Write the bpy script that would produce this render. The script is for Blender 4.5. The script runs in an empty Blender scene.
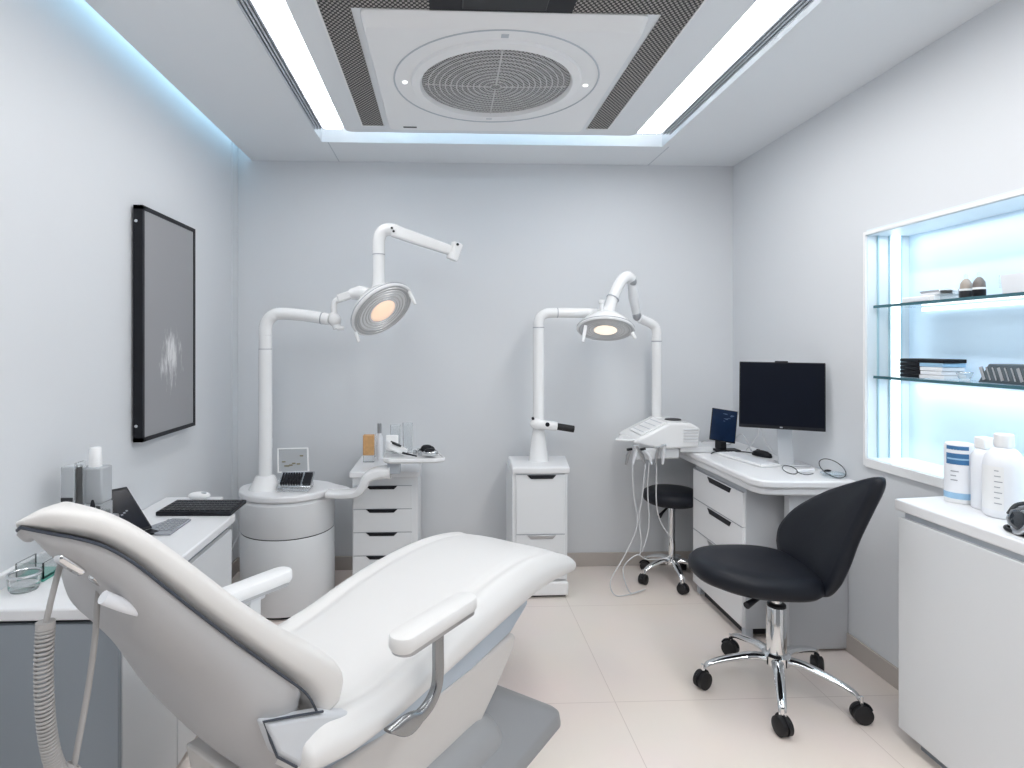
import bpy, bmesh, math, random
from mathutils import Vector, Matrix
random.seed(4)
col = bpy.context.scene.collection
PI = math.pi

# ------------------------------------------------------------------ materials
MATS = {}
def mat(name, c, rough=.45, metal=0., var=.03, scale=6., trans=0., ior=1.45, emit=None, es=0., coat=0., spec=.5, bump=0.):
    if name in MATS: return MATS[name]
    m = bpy.data.materials.new(name); m.use_nodes = True
    nt = m.node_tree; b = nt.nodes['Principled BSDF']
    b.inputs['Roughness'].default_value = rough; b.inputs['Metallic'].default_value = metal
    b.inputs['IOR'].default_value = ior; b.inputs['Transmission Weight'].default_value = trans
    b.inputs['Coat Weight'].default_value = coat; b.inputs['Specular IOR Level'].default_value = spec
    tc = nt.nodes.new('ShaderNodeTexCoord'); nz = nt.nodes.new('ShaderNodeTexNoise')
    nz.inputs['Scale'].default_value = scale; nz.inputs['Detail'].default_value = 3
    nt.links.new(tc.outputs['Object'], nz.inputs['Vector'])
    mx = nt.nodes.new('ShaderNodeMix'); mx.data_type = 'RGBA'
    mx.inputs[6].default_value = (*[max(0, v*(1-var)) for v in c], 1)
    mx.inputs[7].default_value = (*[min(1, v*(1+var)) for v in c], 1)
    nt.links.new(nz.outputs['Fac'], mx.inputs[0]); nt.links.new(mx.outputs[2], b.inputs['Base Color'])
    if emit: b.inputs['Emission Color'].default_value = (*emit, 1); b.inputs['Emission Strength'].default_value = es
    if bump:
        n2 = nt.nodes.new('ShaderNodeTexNoise'); n2.inputs['Scale'].default_value = 260
        nt.links.new(tc.outputs['Object'], n2.inputs['Vector'])
        bp = nt.nodes.new('ShaderNodeBump'); bp.inputs['Strength'].default_value = bump; bp.inputs['Distance'].default_value = .002
        nt.links.new(n2.outputs['Fac'], bp.inputs['Height']); nt.links.new(bp.outputs['Normal'], b.inputs['Normal'])
    MATS[name] = m; return m

M = {}
M['wall']   = mat('wall_paint', (.71, .735, .765), .6, var=.012, scale=2)
M['ceil']   = mat('ceiling_paint', (.80, .83, .86), .6, var=.01, scale=2)
M['white']  = mat('white_laminate', (.83, .84, .86), .3, var=.01)
M['lacq']   = mat('cabinet_lacquer', (.76, .78, .80), .35, var=.01)
M['greyp']  = mat('grey_panel', (.52, .56, .61), .4, var=.015)
M['bluep']  = mat('blue_grey_panel', (.30, .34, .38), .45, var=.02)  # even blue-grey colour of the counter body and cabinet plinth
M['endp']   = mat('desk_end_grey', (.55, .57, .60), .45, var=.015)
M['enamel'] = mat('white_enamel', (.86, .87, .88), .25, var=.008, coat=.2)
M['vinyl']  = mat('white_vinyl', (.78, .775, .77), .42, var=.01, bump=.04)
M['vinyl2'] = mat('cream_vinyl', (.74, .725, .71), .45, var=.01, bump=.04)
M['shell']  = mat('chair_shell', (.50, .50, .51), .45, var=.012)
M['base']   = mat('chair_base', (.31, .32, .335), .45, var=.02)
M['shroud'] = mat('chair_shroud', (.68, .655, .635), .45, var=.012)
M['steel']  = mat('seat_frame_grey', (.50, .57, .65), .35, var=.02)
M['chrome'] = mat('chrome', (.80, .81, .82), .08, 1., var=.01)
M['brushed']= mat('brushed_steel', (.46, .47, .49), .28, 1., var=.03)
M['postm'] = mat('dark_steel', (.30,.31,.32), .25, 1., var=.03)
M['trimc'] = mat('hip_trim_grey', (.62, .645, .68), .4, var=.01)
M['black']  = mat('black_plastic', (.010, .011, .015), .42, var=.2, spec=.3)
M['leather']= mat('black_leather', (.009, .011, .017), .45, var=.15, bump=.08, spec=.32)
M['rubber'] = mat('black_rubber', (.012, .012, .014), .55, var=.2)
M['dark']   = mat('dark_gap', (.03, .032, .036), .6, var=.1)
M['screen'] = mat('screen_glass', (.004, .006, .013), .18, var=.1, coat=.0, spec=.3)
M['navy']   = mat('tablet_screen', (.008, .022, .06), .2, var=.3, scale=30)
M['pipe']   = mat('dark_piping', (.045, .055, .075), .5, var=.1)
M['hose']   = mat('hose_grey', (.42, .41, .405), .55, var=.05)
M['cable']  = mat('cable_white', (.66, .67, .69), .5, var=.02)
M['base_b'] = mat('baseboard_beige', (.50, .46, .43), .5, var=.02)
M['glass']  = mat('clear_glass', (.86, .95, .97), .02, var=.01, trans=1., ior=1.12)
M['clearp'] = mat('clear_plastic', (.93, .95, .96), .06, var=.01, trans=.92, ior=1.15)
M['edge']   = mat('glass_edge', (.05, .14, .17), .2, var=.1)
M['amber']  = mat('amber_liquid', (.62, .36, .16), .25, var=.25, scale=40)
M['silver'] = mat('silver', (.62, .64, .66), .25, .9, var=.05)
M['bright'] = mat('white_plastic', (.88, .89, .90), .35, var=.01)
M['bgrey'] = mat('bottle_grey', (.60,.63,.66), .2, trans=.35, ior=1.2)
M['milky']  = mat('milky_plastic', (.86, .88, .92), .35, var=.01)
M['blue']   = mat('label_blue', (.05, .17, .36), .4, var=.1, scale=50)
M['lblue']  = mat('label_pale_blue', (.33, .55, .76), .4, var=.1, scale=50)
M['ink']    = mat('label_ink_grey', (.38, .40, .44), .5, var=.2, scale=80)
M['green']  = mat('green_plastic', (.08, .36, .30), .35, var=.15)
M['greyk']  = mat('grey_keys', (.33, .35, .39), .5, var=.2, scale=60)
M['glass_line'] = mat('glass_line', (.42,.62,.70), .3)
M['led']    = mat('led_white', (1, 1, 1), .5, emit=(1, .985, .97), es=9.)
M['ledn']   = mat('led_niche', (.9, 1, 1), .5, emit=(.86, .96, 1), es=1.8)
M['backlit']= mat('backlit_glass', (.58, .72, .84), .3, var=.01, emit=(.50, .71, .92), es=.25)
M['bulb']   = mat('warm_bulb', (1, .8, .65), .4, emit=(1, .60, .38), es=.55)
M['bulb2']  = mat('warm_bulb_bright', (1, .85, .7), .4, emit=(1, .82, .64), es=.9)

def nodes_mat(name):
    m = bpy.data.materials.new(name); m.use_nodes = True
    return m, m.node_tree, m.node_tree.nodes['Principled BSDF']

def floor_mat():
    m, nt, b = nodes_mat('floor_tile'); N = nt.nodes; L = nt.links
    tc = N.new('ShaderNodeTexCoord'); mp = N.new('ShaderNodeMapping')
    mp.inputs['Location'].default_value = (.195, -.62, 0)
    br = N.new('ShaderNodeTexBrick'); br.offset = 0; br.squash = 1
    br.inputs['Scale'].default_value = 1; br.inputs['Brick Width'].default_value = .9; br.inputs['Row Height'].default_value = .9
    br.inputs['Mortar Size'].default_value = .0018; br.inputs['Mortar Smooth'].default_value = .2
    br.inputs['Color1'].default_value = (.88, .80, .745, 1); br.inputs['Color2'].default_value = (.885, .805, .75, 1)
    br.inputs['Mortar'].default_value = (.70, .62, .57, 1)
    nz = N.new('ShaderNodeTexNoise'); nz.inputs['Scale'].default_value = 2.2; nz.inputs['Detail'].default_value = 6
    mx = N.new('ShaderNodeMix'); mx.data_type = 'RGBA'; mx.blend_type = 'MULTIPLY'; mx.inputs[0].default_value = .10
    L.new(tc.outputs['Object'], mp.inputs['Vector']); L.new(mp.outputs['Vector'], br.inputs['Vector'])
    L.new(tc.outputs['Object'], nz.inputs['Vector']); L.new(br.outputs['Color'], mx.inputs[6]); L.new(nz.outputs['Color'], mx.inputs[7])
    L.new(mx.outputs[2], b.inputs['Base Color']); b.inputs['Roughness'].default_value = .3; b.inputs['Specular IOR Level'].default_value = .4
    return m
def mesh_mat(name, scale, light, darkc, thr=.1):
    # woven perforated metal: light wires over dark holes
    m, nt, b = nodes_mat(name); N = nt.nodes; L = nt.links
    tc = N.new('ShaderNodeTexCoord'); sx = N.new('ShaderNodeSeparateXYZ'); L.new(tc.outputs['Object'], sx.inputs[0])
    def sine(out, k):
        a = N.new('ShaderNodeMath'); a.operation = 'MULTIPLY'; a.inputs[1].default_value = k; L.new(out, a.inputs[0])
        s = N.new('ShaderNodeMath'); s.operation = 'SINE'; L.new(a.outputs[0], s.inputs[0]); return s.outputs[0]
    p = N.new('ShaderNodeMath'); p.operation = 'MULTIPLY'; L.new(sine(sx.outputs['X'], scale), p.inputs[0]); L.new(sine(sx.outputs['Y'], scale*.8), p.inputs[1])
    g = N.new('ShaderNodeMath'); g.operation = 'GREATER_THAN'; g.inputs[1].default_value = thr; L.new(p.outputs[0], g.inputs[0])
    mx = N.new('ShaderNodeMix'); mx.data_type = 'RGBA'; mx.inputs[6].default_value = (*light, 1); mx.inputs[7].default_value = (*darkc, 1)
    L.new(g.outputs[0], mx.inputs[0]); L.new(mx.outputs[2], b.inputs['Base Color']); b.inputs['Roughness'].default_value = .5
    return m
def art_mat():
    m, nt, b = nodes_mat('grey_canvas'); N = nt.nodes; L = nt.links
    tc = N.new('ShaderNodeTexCoord')
    mp = N.new('ShaderNodeMapping'); mp.inputs['Scale'].default_value = (1, 6.2, 4.4); mp.inputs['Location'].default_value = (0, -6.2*-.05, 4.4*.14)
    L.new(tc.outputs['Object'], mp.inputs['Vector'])
    ln = N.new('ShaderNodeVectorMath'); ln.operation = 'LENGTH'
    sz = N.new('ShaderNodeSeparateXYZ'); L.new(mp.outputs[0], sz.inputs[0]); cz = N.new('ShaderNodeCombineXYZ')
    L.new(sz.outputs['Y'], cz.inputs['Y']); L.new(sz.outputs['Z'], cz.inputs['Z']); L.new(cz.outputs[0], ln.inputs[0])
    nz = N.new('ShaderNodeTexNoise'); nz.inputs['Scale'].default_value = 9; nz.inputs['Detail'].default_value = 8; nz.inputs['Roughness'].default_value = .7
    m2 = N.new('ShaderNodeMapping'); m2.inputs['Scale'].default_value = (1, 3.2, .8); L.new(tc.outputs['Object'], m2.inputs['Vector']); L.new(m2.outputs[0], nz.inputs['Vector'])
    ad = N.new('ShaderNodeMath'); ad.operation = 'MULTIPLY_ADD'; ad.inputs[1].default_value = 2.4
    L.new(nz.outputs['Fac'], ad.inputs[0]); L.new(ln.outputs['Value'], ad.inputs[2])
    rp = N.new('ShaderNodeValToRGB'); e = rp.color_ramp.elements
    e[0].position = .62; e[0].color = (.72, .73, .74, 1); e[1].position = .86; e[1].color = (.31, .315, .33, 1)
    h = N.new('ShaderNodeMath'); h.operation = 'MULTIPLY'; h.inputs[1].default_value = .5; L.new(ad.outputs[0], h.inputs[0])
    L.new(h.outputs[0], rp.inputs[0]); L.new(rp.outputs[0], b.inputs['Base Color']); b.inputs['Roughness'].default_value = .55
    return m
M['floor'] = floor_mat()
M['vent'] = mesh_mat('woven_vent', 330, (.40, .38, .36), (.012, .011, .011), -.12)
M['grille'] = mesh_mat('fan_mesh', 420, (.42, .42, .42), (.05, .05, .052), .12)
M['art'] = art_mat()

# ------------------------------------------------------------------ mesh builder
class MB:
    def __init__(s): s.bm = bmesh.new()
    def faces(s, vs, fs):
        v = [s.bm.verts.new(p) for p in vs]
        for f in fs:
            try: s.bm.faces.new([v[i] for i in f])
            except ValueError: pass
        return s
    def box(s, x0, x1, y0, y1, z0, z1):
        return s.faces([(x0,y0,z0),(x1,y0,z0),(x1,y1,z0),(x0,y1,z0),(x0,y0,z1),(x1,y0,z1),(x1,y1,z1),(x0,y1,z1)],
                       [(3,2,1,0),(4,5,6,7),(0,1,5,4),(1,2,6,5),(2,3,7,6),(3,0,4,7)])
    def obox(s, c, ax, ay, az, sx, sy, sz):            # oriented box: centre, axes, full sizes
        c = Vector(c); ax, ay, az = Vector(ax).normalized(), Vector(ay).normalized(), Vector(az).normalized()
        vs = [c + ax*(i*sx/2) + ay*(j*sy/2) + az*(k*sz/2) for k in (-1,1) for i,j in ((-1,-1),(1,-1),(1,1),(-1,1))]
        return s.faces(vs, [(3,2,1,0),(4,5,6,7),(0,1,5,4),(1,2,6,5),(2,3,7,6),(3,0,4,7)])
    def prism(s, poly, z0, z1):
        n = len(poly)
        vs = [(x,y,z0) for x,y in poly] + [(x,y,z1) for x,y in poly]
        return s.faces(vs, [tuple(range(n))[::-1], tuple(range(n,2*n))] + [(i,(i+1)%n,n+(i+1)%n,n+i) for i in range(n)])
    def extrude(s, poly, vec):
        n = len(poly); vec = Vector(vec); vs = [Vector(p) for p in poly]; vs += [p+vec for p in vs]
        return s.faces(vs, [tuple(range(n))[::-1], tuple(range(n,2*n))] + [(i,(i+1)%n,n+(i+1)%n,n+i) for i in range(n)])
    def loft(s, rings, closed=True, cap=True):
        n = len(rings[0]); vs = [p for r in rings for p in r]; fs = []
        for a in range(len(rings)-1):
            for i in range(n if closed else n-1):
                j = (i+1)%n; fs.append((a*n+i, a*n+j, (a+1)*n+j, (a+1)*n+i))
        if cap: fs += [tuple(range(n))[::-1], tuple(range((len(rings)-1)*n, len(rings)*n))]
        return s.faces(vs, fs)
    def lathe(s, prof, o=(0,0,0), axis=(0,0,1), n=40, cap=True):
        o = Vector(o); a = Vector(axis).normalized(); u = a.orthogonal().normalized(); w = a.cross(u)
        return s.loft([[o + a*h + (u*math.cos(2*PI*i/n)+w*math.sin(2*PI*i/n))*max(r,1e-4) for i in range(n)] for r,h in prof], cap=cap)
    def cyl(s, p0, p1, r0, r1=None, n=24):
        p0, p1 = Vector(p0), Vector(p1)
        return s.lathe([(r0,0),(r0 if r1 is None else r1,(p1-p0).length)], p0, p1-p0, n)
    def tube(s, path, r, n=12, closed=False, flat=None):
        path = [Vector(p) for p in path]; m = len(path); rings = []; up = None
        for i,p in enumerate(path):
            if closed: d = path[(i+1)%m]-path[i-1]
            else: d = path[min(i+1,m-1)]-path[max(i-1,0)]
            d.normalize()
            if up is None: up = d.orthogonal().normalized()
            up = (up - d*up.dot(d)); up = up.normalized() if up.length > 1e-6 else d.orthogonal().normalized()
            w = d.cross(up); rr = r[i] if isinstance(r,(list,tuple)) else r
            rings.append([p + (up*math.cos(2*PI*k/n)+w*math.sin(2*PI*k/n))*rr for k in range(n)])
        if closed: rings.append(rings[0])
        return s.loft(rings, cap=not closed)
    def torus(s, o, axis, R, r, n=48, k=8):
        o = Vector(o); a = Vector(axis).normalized(); u = a.orthogonal().normalized(); w = a.cross(u)
        return s.tube([o+(u*math.cos(2*PI*i/n)+w*math.sin(2*PI*i/n))*R for i in range(n)], r, k, True)
    def ell(s, c, rx, ry, rz, n=24, m=12):
        return s.loft([[(c[0]+rx*math.sin(t)*math.cos(2*PI*i/n), c[1]+ry*math.sin(t)*math.sin(2*PI*i/n), c[2]-rz*math.cos(t)) for i in range(n)]
                       for t in [1e-3+(PI-2e-3)*k/m for k in range(m+1)]])
    def build(s, name, m, parent=None, bevel=0., seg=2, sm=True, ang=38, world=True):
        bm = s.bm
        bmesh.ops.remove_doubles(bm, verts=bm.verts, dist=1e-5)
        bmesh.ops.recalc_face_normals(bm, faces=bm.faces)
        if world and parent is not None:
            bmesh.ops.transform(bm, matrix=rootmat(parent).inverted(), verts=bm.verts)
        me = bpy.data.meshes.new(name); bm.to_mesh(me); bm.free()
        me.materials.append(M[m] if isinstance(m, str) else m)
        if sm:
            for p in me.polygons: p.use_smooth = True
            me.set_sharp_from_angle(angle=math.radians(ang))
        o = bpy.data.objects.new(name, me); col.objects.link(o)
        if parent is not None: o.parent = parent
        if bevel:
            b = o.modifiers.new('bevel', 'BEVEL'); b.width = bevel; b.segments = seg; b.limit_method = 'ANGLE'; b.angle_limit = math.radians(40)
        return o
def rootmat(o):
    while o.parent is not None: o = o.parent
    return Matrix.Translation(o.location) @ o.rotation_euler.to_matrix().to_4x4()
def tag(o, label, cat, group=None):
    o['label'] = label; o['category'] = cat
    if group: o['group'] = group
    return o
def thing(name, label, cat, loc=(0,0,0), rz=0., group=None):
    o = bpy.data.objects.new(name, None); o.empty_display_size = .1; col.objects.link(o)
    o.location = loc; o.rotation_euler = (0,0,rz); return tag(o, label, cat, group)
def struct(name, mb, m, **k):
    o = mb.build(name, m, **k); o['kind'] = 'structure'; return o
def smooth(pts, n=6):                                   # Catmull-Rom resample of tuples of any length
    out = []; m = len(pts)
    for i in range(m-1):
        p = [pts[max(i-1,0)], pts[i], pts[i+1], pts[min(i+2,m-1)]]
        for k in range(n):
            t = k/n
            out.append(tuple(.5*((2*b)+(-a+c)*t+(2*a-5*b+4*c-d)*t*t+(-a+3*b-3*c+d)*t**3) for a,b,c,d in zip(*p)))
    out.append(tuple(pts[-1])); return out
def rrect(x0, x1, y0, y1, r, n=6):
    o = []
    for cx, cy, a in ((x1-r,y1-r,0),(x0+r,y1-r,90),(x0+r,y0+r,180),(x1-r,y0+r,270)):
        o += [(cx+r*math.cos(math.radians(a+90*k/n)), cy+r*math.sin(math.radians(a+90*k/n))) for k in range(n+1)]
    return o
def area(name, loc, rot, sx, sy, power, c=(1,1,1)):
    l = bpy.data.lights.new(name, 'AREA'); l.shape = 'RECTANGLE'; l.size = sx; l.size_y = sy; l.energy = power; l.color = c
    o = bpy.data.objects.new(name, l); o.location = loc; o.rotation_euler = rot; col.objects.link(o); return o

# ------------------------------------------------------------------ the room
XL, XR, D, H, YB = -1.36, 1.95, 3.92, 2.69, -1.3
struct('floor', MB().box(XL-.1, XR+.3, YB, D+.1, -.05, 0), 'floor', sm=False)
struct('wall_back', MB().box(XL-.1, XR+.1, D, D+.1, 0, 2.95), 'wall', sm=False)
struct('wall_left', MB().box(XL-.1, XL, YB, D, 0, 2.95), 'wall', sm=False)
NY0, NY1, NZ0, NZ1, NX = 1.25, 2.65, .955, 1.99, 2.145
w = MB()
w.box(XR, XR+.1, YB, NY0, 0, 2.95).box(XR, XR+.1, NY1, D, 0, 2.95)
w.box(XR, XR+.1, NY0, NY1, 0, NZ0).box(XR, XR+.1, NY0, NY1, NZ1, 2.95)
struct('wall_right', w, 'wall', sm=False)
struct('trim_1', MB().box(XL, XL+.006, D-.10, D-.004, .1, 2.8), 'wall', sm=False)     # narrow corner panel
# ceiling: side panels, back panel, tray over the middle slab
TX0, TX1, TY = -.735, 1.325, 3.55
c = MB()
c.box(-1.265, TX0, YB, D, H, H+.035).box(TX1, XR, YB, D, H, H+.035).box(TX0, TX1, TY, D, H, H+.035)
c.box(XL-.1, XR+.1, YB, D+.1, 2.92, 2.96).box(TX0-.02, TX0, YB, TY, H+.035, 2.92).box(TX1, TX1+.02, YB, TY, H+.035, 2.92).box(TX0, TX1, TY, TY+.02, H+.035, 2.92)
struct('ceiling', c, 'ceil', sm=False)
SY = 3.34
slab = MB()
slab.prism(rrect(-.555, 1.085, 1.0, SY, .04), H-.012, H+.05)
struct('ceiling.001', slab, 'ceil', sm=False)
struct('trim_2', MB().box(TX0, TX1, YB, .98, H-.005, H+.05), 'ceil', sm=False)
for i,(x,s) in enumerate(((-.70,1),(1.345,1))): pass
bb = MB().box(XL, XR, D-.012, D, 0, .09); struct('baseboard_back', bb, 'base_b', bevel=.003)
struct('baseboard_right', MB().box(XR-.012, XR, YB, D, 0, .09), 'base_b', bevel=.003)
struct('baseboard_left', MB().box(XL, XL+.012, YB, D, 0, .09), 'base_b', bevel=.003)
# ceiling seams
sm_ = MB().box(-.700,-.694,TY,D-.001,H-.0015,H).box(1.362,1.368,TY,D-.001,H-.0015,H)
struct('trim_3', sm_, 'greyp', sm=False)

# niche in the right wall
n = MB()
n.box(NX, NX+.02, NY0, NY1, NZ0, NZ1)
nb = struct('wall_niche', n, 'backlit', sm=False)
n = MB().box(XR-.004, NX, NY1-.006, NY1+.02, NZ0, NZ1).box(XR-.004, NX, NY0-.02, NY0+.006, NZ0, NZ1).box(XR-.004, NX, NY0, NY1, NZ1-.006, NZ1+.02).box(XR-.004, NX, NY0, NY1, NZ0-.02, NZ0+.006)
struct('wall_niche_lining', n, mat('niche_lining', (.76, .84, .89), .35), sm=False)
f = MB()
for a in ((NY0-.02,NY0+.0,NZ0-.02,NZ1+.02),(NY1-.003,NY1+.012,NZ0-.03,NZ1+.012),(NY0,NY1-.003,NZ1-.003,NZ1+.012),(NY0,NY1-.003,NZ0-.035,NZ0+.003)):
    f.box(XR-.012, XR-.0045, a[0], a[1], a[2], a[3])
struct('trim_4', f, 'bright', sm=False)
ls = thing('niche_light', 'vertical white light strip inside the lit wall niche', 'light', (2.0755, NY1-.01, NZ0))
MB().box(2.052, 2.098, NY1-.012, NY1-.006, NZ0+.006, NZ1-.006).build('diffuser', 'ledn', ls)
for x_ in (1.990, 2.045, 2.099): MB().box(x_, x_+.006, NY1-.014, NY1-.006, NZ0+.006, NZ1-.006).build('profile', 'glass_line', ls)
for z, lab in ((1.655,'upper glass shelf in the lit niche, holding small bottles'),(1.333,'lower glass shelf in the lit niche, holding the dark stacked boxes')):
    t = thing('glass_shelf', lab, 'shelf', (2.05, 1.95, z), group='glass shelves in the niche')
    MB().box(1.975, NX, NY0, NY1-.015, z-.005, z+.005).build('pane', 'glass', t, sm=False)
    MB().box(1.967, 1.975, NY0, NY1-.015, z-.006, z+.006).build('edge', 'edge', t, sm=False)
    if z > 1.5: MB().box(NX-.02, NX-.004, NY0, NY1-.1, z-.024, z-.010).build('light_strip', 'ledn', t, sm=False)

# ------------------------------------------------------------------ ceiling fittings
for x0, x1, g0, g1, lab in ((-.668,-.573,-.732,-.672,'long white ceiling light strip on the left, above the wall picture side'),
                            (1.098,1.215,1.222,1.29,'long white ceiling light strip on the right, above the desk side')):
    t = thing('ceiling_light', lab, 'ceiling light', ((x0+x1)/2, 1.6, H), group='ceiling light strips')
    MB().box(x0, x1, -1.0, 3.31, H-.006, H+.02).build('diffuser', 'led', t, sm=False)
    fr = MB()
    for i in range(4):
        g = g0+(g1-g0)*(i+.5)/4; fr.box(g-.004, g+.004, -1.0, 3.315, H-.010, H+.02)
    fr.build('slot_slats', 'greyp', t, sm=False)
    MB().box(g0, g1, -1.0, 3.315, H+.006, H+.03).build('slot', 'dark', t, sm=False)
    MB().box(x0-.006, x1+.006, 3.31, 3.318, H-.010, H+.02).build('end_cap', 'greyp', t, sm=False)
ct = thing('led_strip', 'pale blue light strip tucked behind the far edge of the ceiling panel', 'light', (.29, SY-.03, H+.06))
MB().box(-.5, 1.05, SY-.045, SY-.02, H+.051, H+.062).build('strip', mat('led_cove', (.8,.9,1), .5, emit=(.55,.82,1), es=11.), ct, sm=False)

ac = thing('air_conditioner', 'square white ceiling air conditioner with round mesh grille', 'air conditioner', (.25, 2.7, H))
zb = H-.055
pan = MB()
oy0, oy1 = 2.105, 3.19
pan.loft([[(x,y,z) for x,y in rrect(-.305+a, .745-a, oy0+b, oy1-a, .035)] for a,b,z in ((0,0,H-.012),(0,0,H-.02),(.012,.045,zb),(.018,.06,zb))])
pan.build('panel', 'bright', ac)
cx, cy = .224, 2.60
MB().torus((cx,cy,zb), (0,0,1), .445, .004, 72, 6).build('outer_ring', 'greyp', ac)
MB().lathe([(.375,0),(.37,-.012),(.335,-.018),(.325,-.002),(.325,0)], (cx,cy,zb), n=72, cap=False).build('duct_ring', 'bright', ac)
gr = MB().lathe([(.325,0),(.31,-.006),(.15,-.012),(0.001,-.013)], (cx,cy,zb-.001), n=64, cap=False).build('grille', M['grille'], ac)
rg = MB()
for i in range(1, 13): rg.torus((cx,cy,zb-.0145+.008*(i/12)**2), (0,0,1), .31*i/12.5, .0028, 56, 5)
for a in range(4): rg.cyl((cx+.02*math.cos(a*PI/2), cy+.02*math.sin(a*PI/2), zb-.015), (cx+.31*math.cos(a*PI/2), cy+.31*math.sin(a*PI/2), zb-.007), .004, n=8)
rg.build('guard_wires', mat('wire_grey', (.58,.58,.585), .4), gr)
for sx in (-.40,.40):
    MB().lathe([(.011,0),(.011,-.003),(.001,-.004)], (cx+sx, cy-.0, zb), n=16).build('indicator_light', mat('indicator', (1,1,1), .4, emit=(1,1,1), es=2.), ac)
MB().box(cx-.014,cx+.014,cy+.385,cy+.41,zb-.002,zb+.002).build('badge', 'greyp', ac); MB().box(cx-.014,cx+.014,cy-.415,cy-.39,zb-.002,zb+.002).build('badge', 'greyp', ac)
MB().box(-.22,-.15,3.13,3.143,zb-.002,zb+.004).build('logo_plate', 'dark', ac)
for x0,x1,y0,y1 in ((-.445,-.335,1.3,3.22),(.785,.895,1.3,3.22),(-.335,-.055,1.3,2.10),(.455,.785,1.3,2.10)):
    MB().box(x0,x1,y0,y1,H-.018,H-.011).build('perforated_vent', M['vent'], ac, sm=False)
MB().box(-.452,-.445,1.3,3.228,H-.022,H-.010).box(-.452,-.33,3.22,3.228,H-.022,H-.010).build('vent_frame', 'bright', ac, sm=False)
MB().box(.895,.902,1.3,3.228,H-.022,H-.010).box(.78,.902,3.22,3.228,H-.022,H-.010).build('vent_frame', 'bright', ac, sm=False)
MB().box(-.055,.455,1.3,2.10,H-.02,H-.011).build('service_opening', 'black', ac, sm=False)
MB().box(.06,.36,1.6,2.085,H-.024,H-.012).build('motor_box', 'dark', ac, bevel=.004)

# ------------------------------------------------------------------ wall picture
p = thing('wall_picture', 'tall black framed grey picture with pale smudge on left wall', 'picture', (XL, 2.94, 1.04))
y0, y1, z0, z1 = 2.612, 3.155, 1.058, 2.088
fr = MB(); xf, xb = XL+.050, XL+.010
for a in ((y0,y0+.018,z0,z1),(y1-.018,y1,z0,z1),(y0,y1,z0,z0+.018),(y0,y1,z1-.018,z1)): fr.box(xb, xf, *a)
fr.build('frame', 'black', p, sm=False)
o = MB().box(xb, xf-.004, y0+.017, y1-.017, z0+.017, z1-.017)
cv = o.build('canvas', M['art'], p, sm=False)
# shift canvas so its material coordinates start at the picture centre
cv.data.transform(Matrix.Translation((0, .0, -.52))); cv.location = (0, 0, .52)
for z in (z0+.07, z1-.07): MB().cyl((xb+.014, y0-.004, z), (xb+.014, y0+.002, z), .007, n=12).build('screw', 'silver', p)

# ------------------------------------------------------------------ left counter
lc = thing('counter_cabinet', 'white topped counter with drawers along the left wall', 'cabinet', (-1.13, 2.2, 0))
X0, XF, Y0, Y1, ZT = XL, -.918, 1.70, 2.63, .74
MB().prism([(X0+.001,Y0),(XF,Y0),(XF,Y1),(-1.08,Y1),(-1.08,2.93),(X0+.001,2.93)], ZT-.035, ZT).build('worktop', 'white', lc, bevel=.006)
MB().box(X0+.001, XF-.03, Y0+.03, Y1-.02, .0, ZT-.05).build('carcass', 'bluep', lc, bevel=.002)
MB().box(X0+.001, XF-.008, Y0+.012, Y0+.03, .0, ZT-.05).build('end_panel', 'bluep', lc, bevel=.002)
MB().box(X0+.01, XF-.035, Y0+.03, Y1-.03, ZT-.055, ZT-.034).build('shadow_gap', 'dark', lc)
for a,b,z0_,z1_ in ((Y0+.035,2.08,.02,ZT-.06),(2.085,Y1-.025,.36,ZT-.06),(2.085,Y1-.025,.02,.355)):
    MB().box(XF-.03, XF-.008, a, b, z0_, z1_).build('drawer', 'lacq', lc, bevel=.003)
MB().box(X0+.001, X0+.02, Y0, Y1, ZT, ZT+.045).build('upstand', 'white', lc, bevel=.004)

def keyboard(name, label, p0, pu, pv, th, cb, ck, rows, cols, keyh=.004):
    p0, pu, pv = Vector(p0), Vector(pu), Vector(pv); z = Vector((0,0,1))
    t = thing(name, label, 'keyboard', p0)
    c = p0 + (pu+pv)/2
    MB().obox(c+z*th/2, pu, pv, z, pu.length, pv.length, th).build('case', cb, t, bevel=.004)
    k = MB(); du, dv = pu/(cols+.8), pv/(rows+.8)
    for i in range(cols):
        for j in range(rows):
            k.obox(p0+du*(i+.9)+dv*(j+.9)+z*(th+keyh/2), pu, pv, z, du.length*.82, dv.length*.78, keyh)
    k.build('keys', ck, t, sm=False); return t
keyboard('keyboard', 'black keyboard lying across the far end of the left counter', (-1.25,2.60,.741), (.325,-.012,0), (.0,.205,0), .018, 'black', mat('black_keys',(.03,.032,.036),.4), 5, 14)
t = thing('computer_mouse', 'white mouse behind the black keyboard on the left counter', 'mouse', (-1.17,2.86,.741))
MB().ell((-1.17,2.86,.762), .052,.032,.02).build('body', 'bright', t); MB().ell((-1.145,2.85,.777), .014,.008,.006).build('wheel', 'greyp', t)
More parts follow.
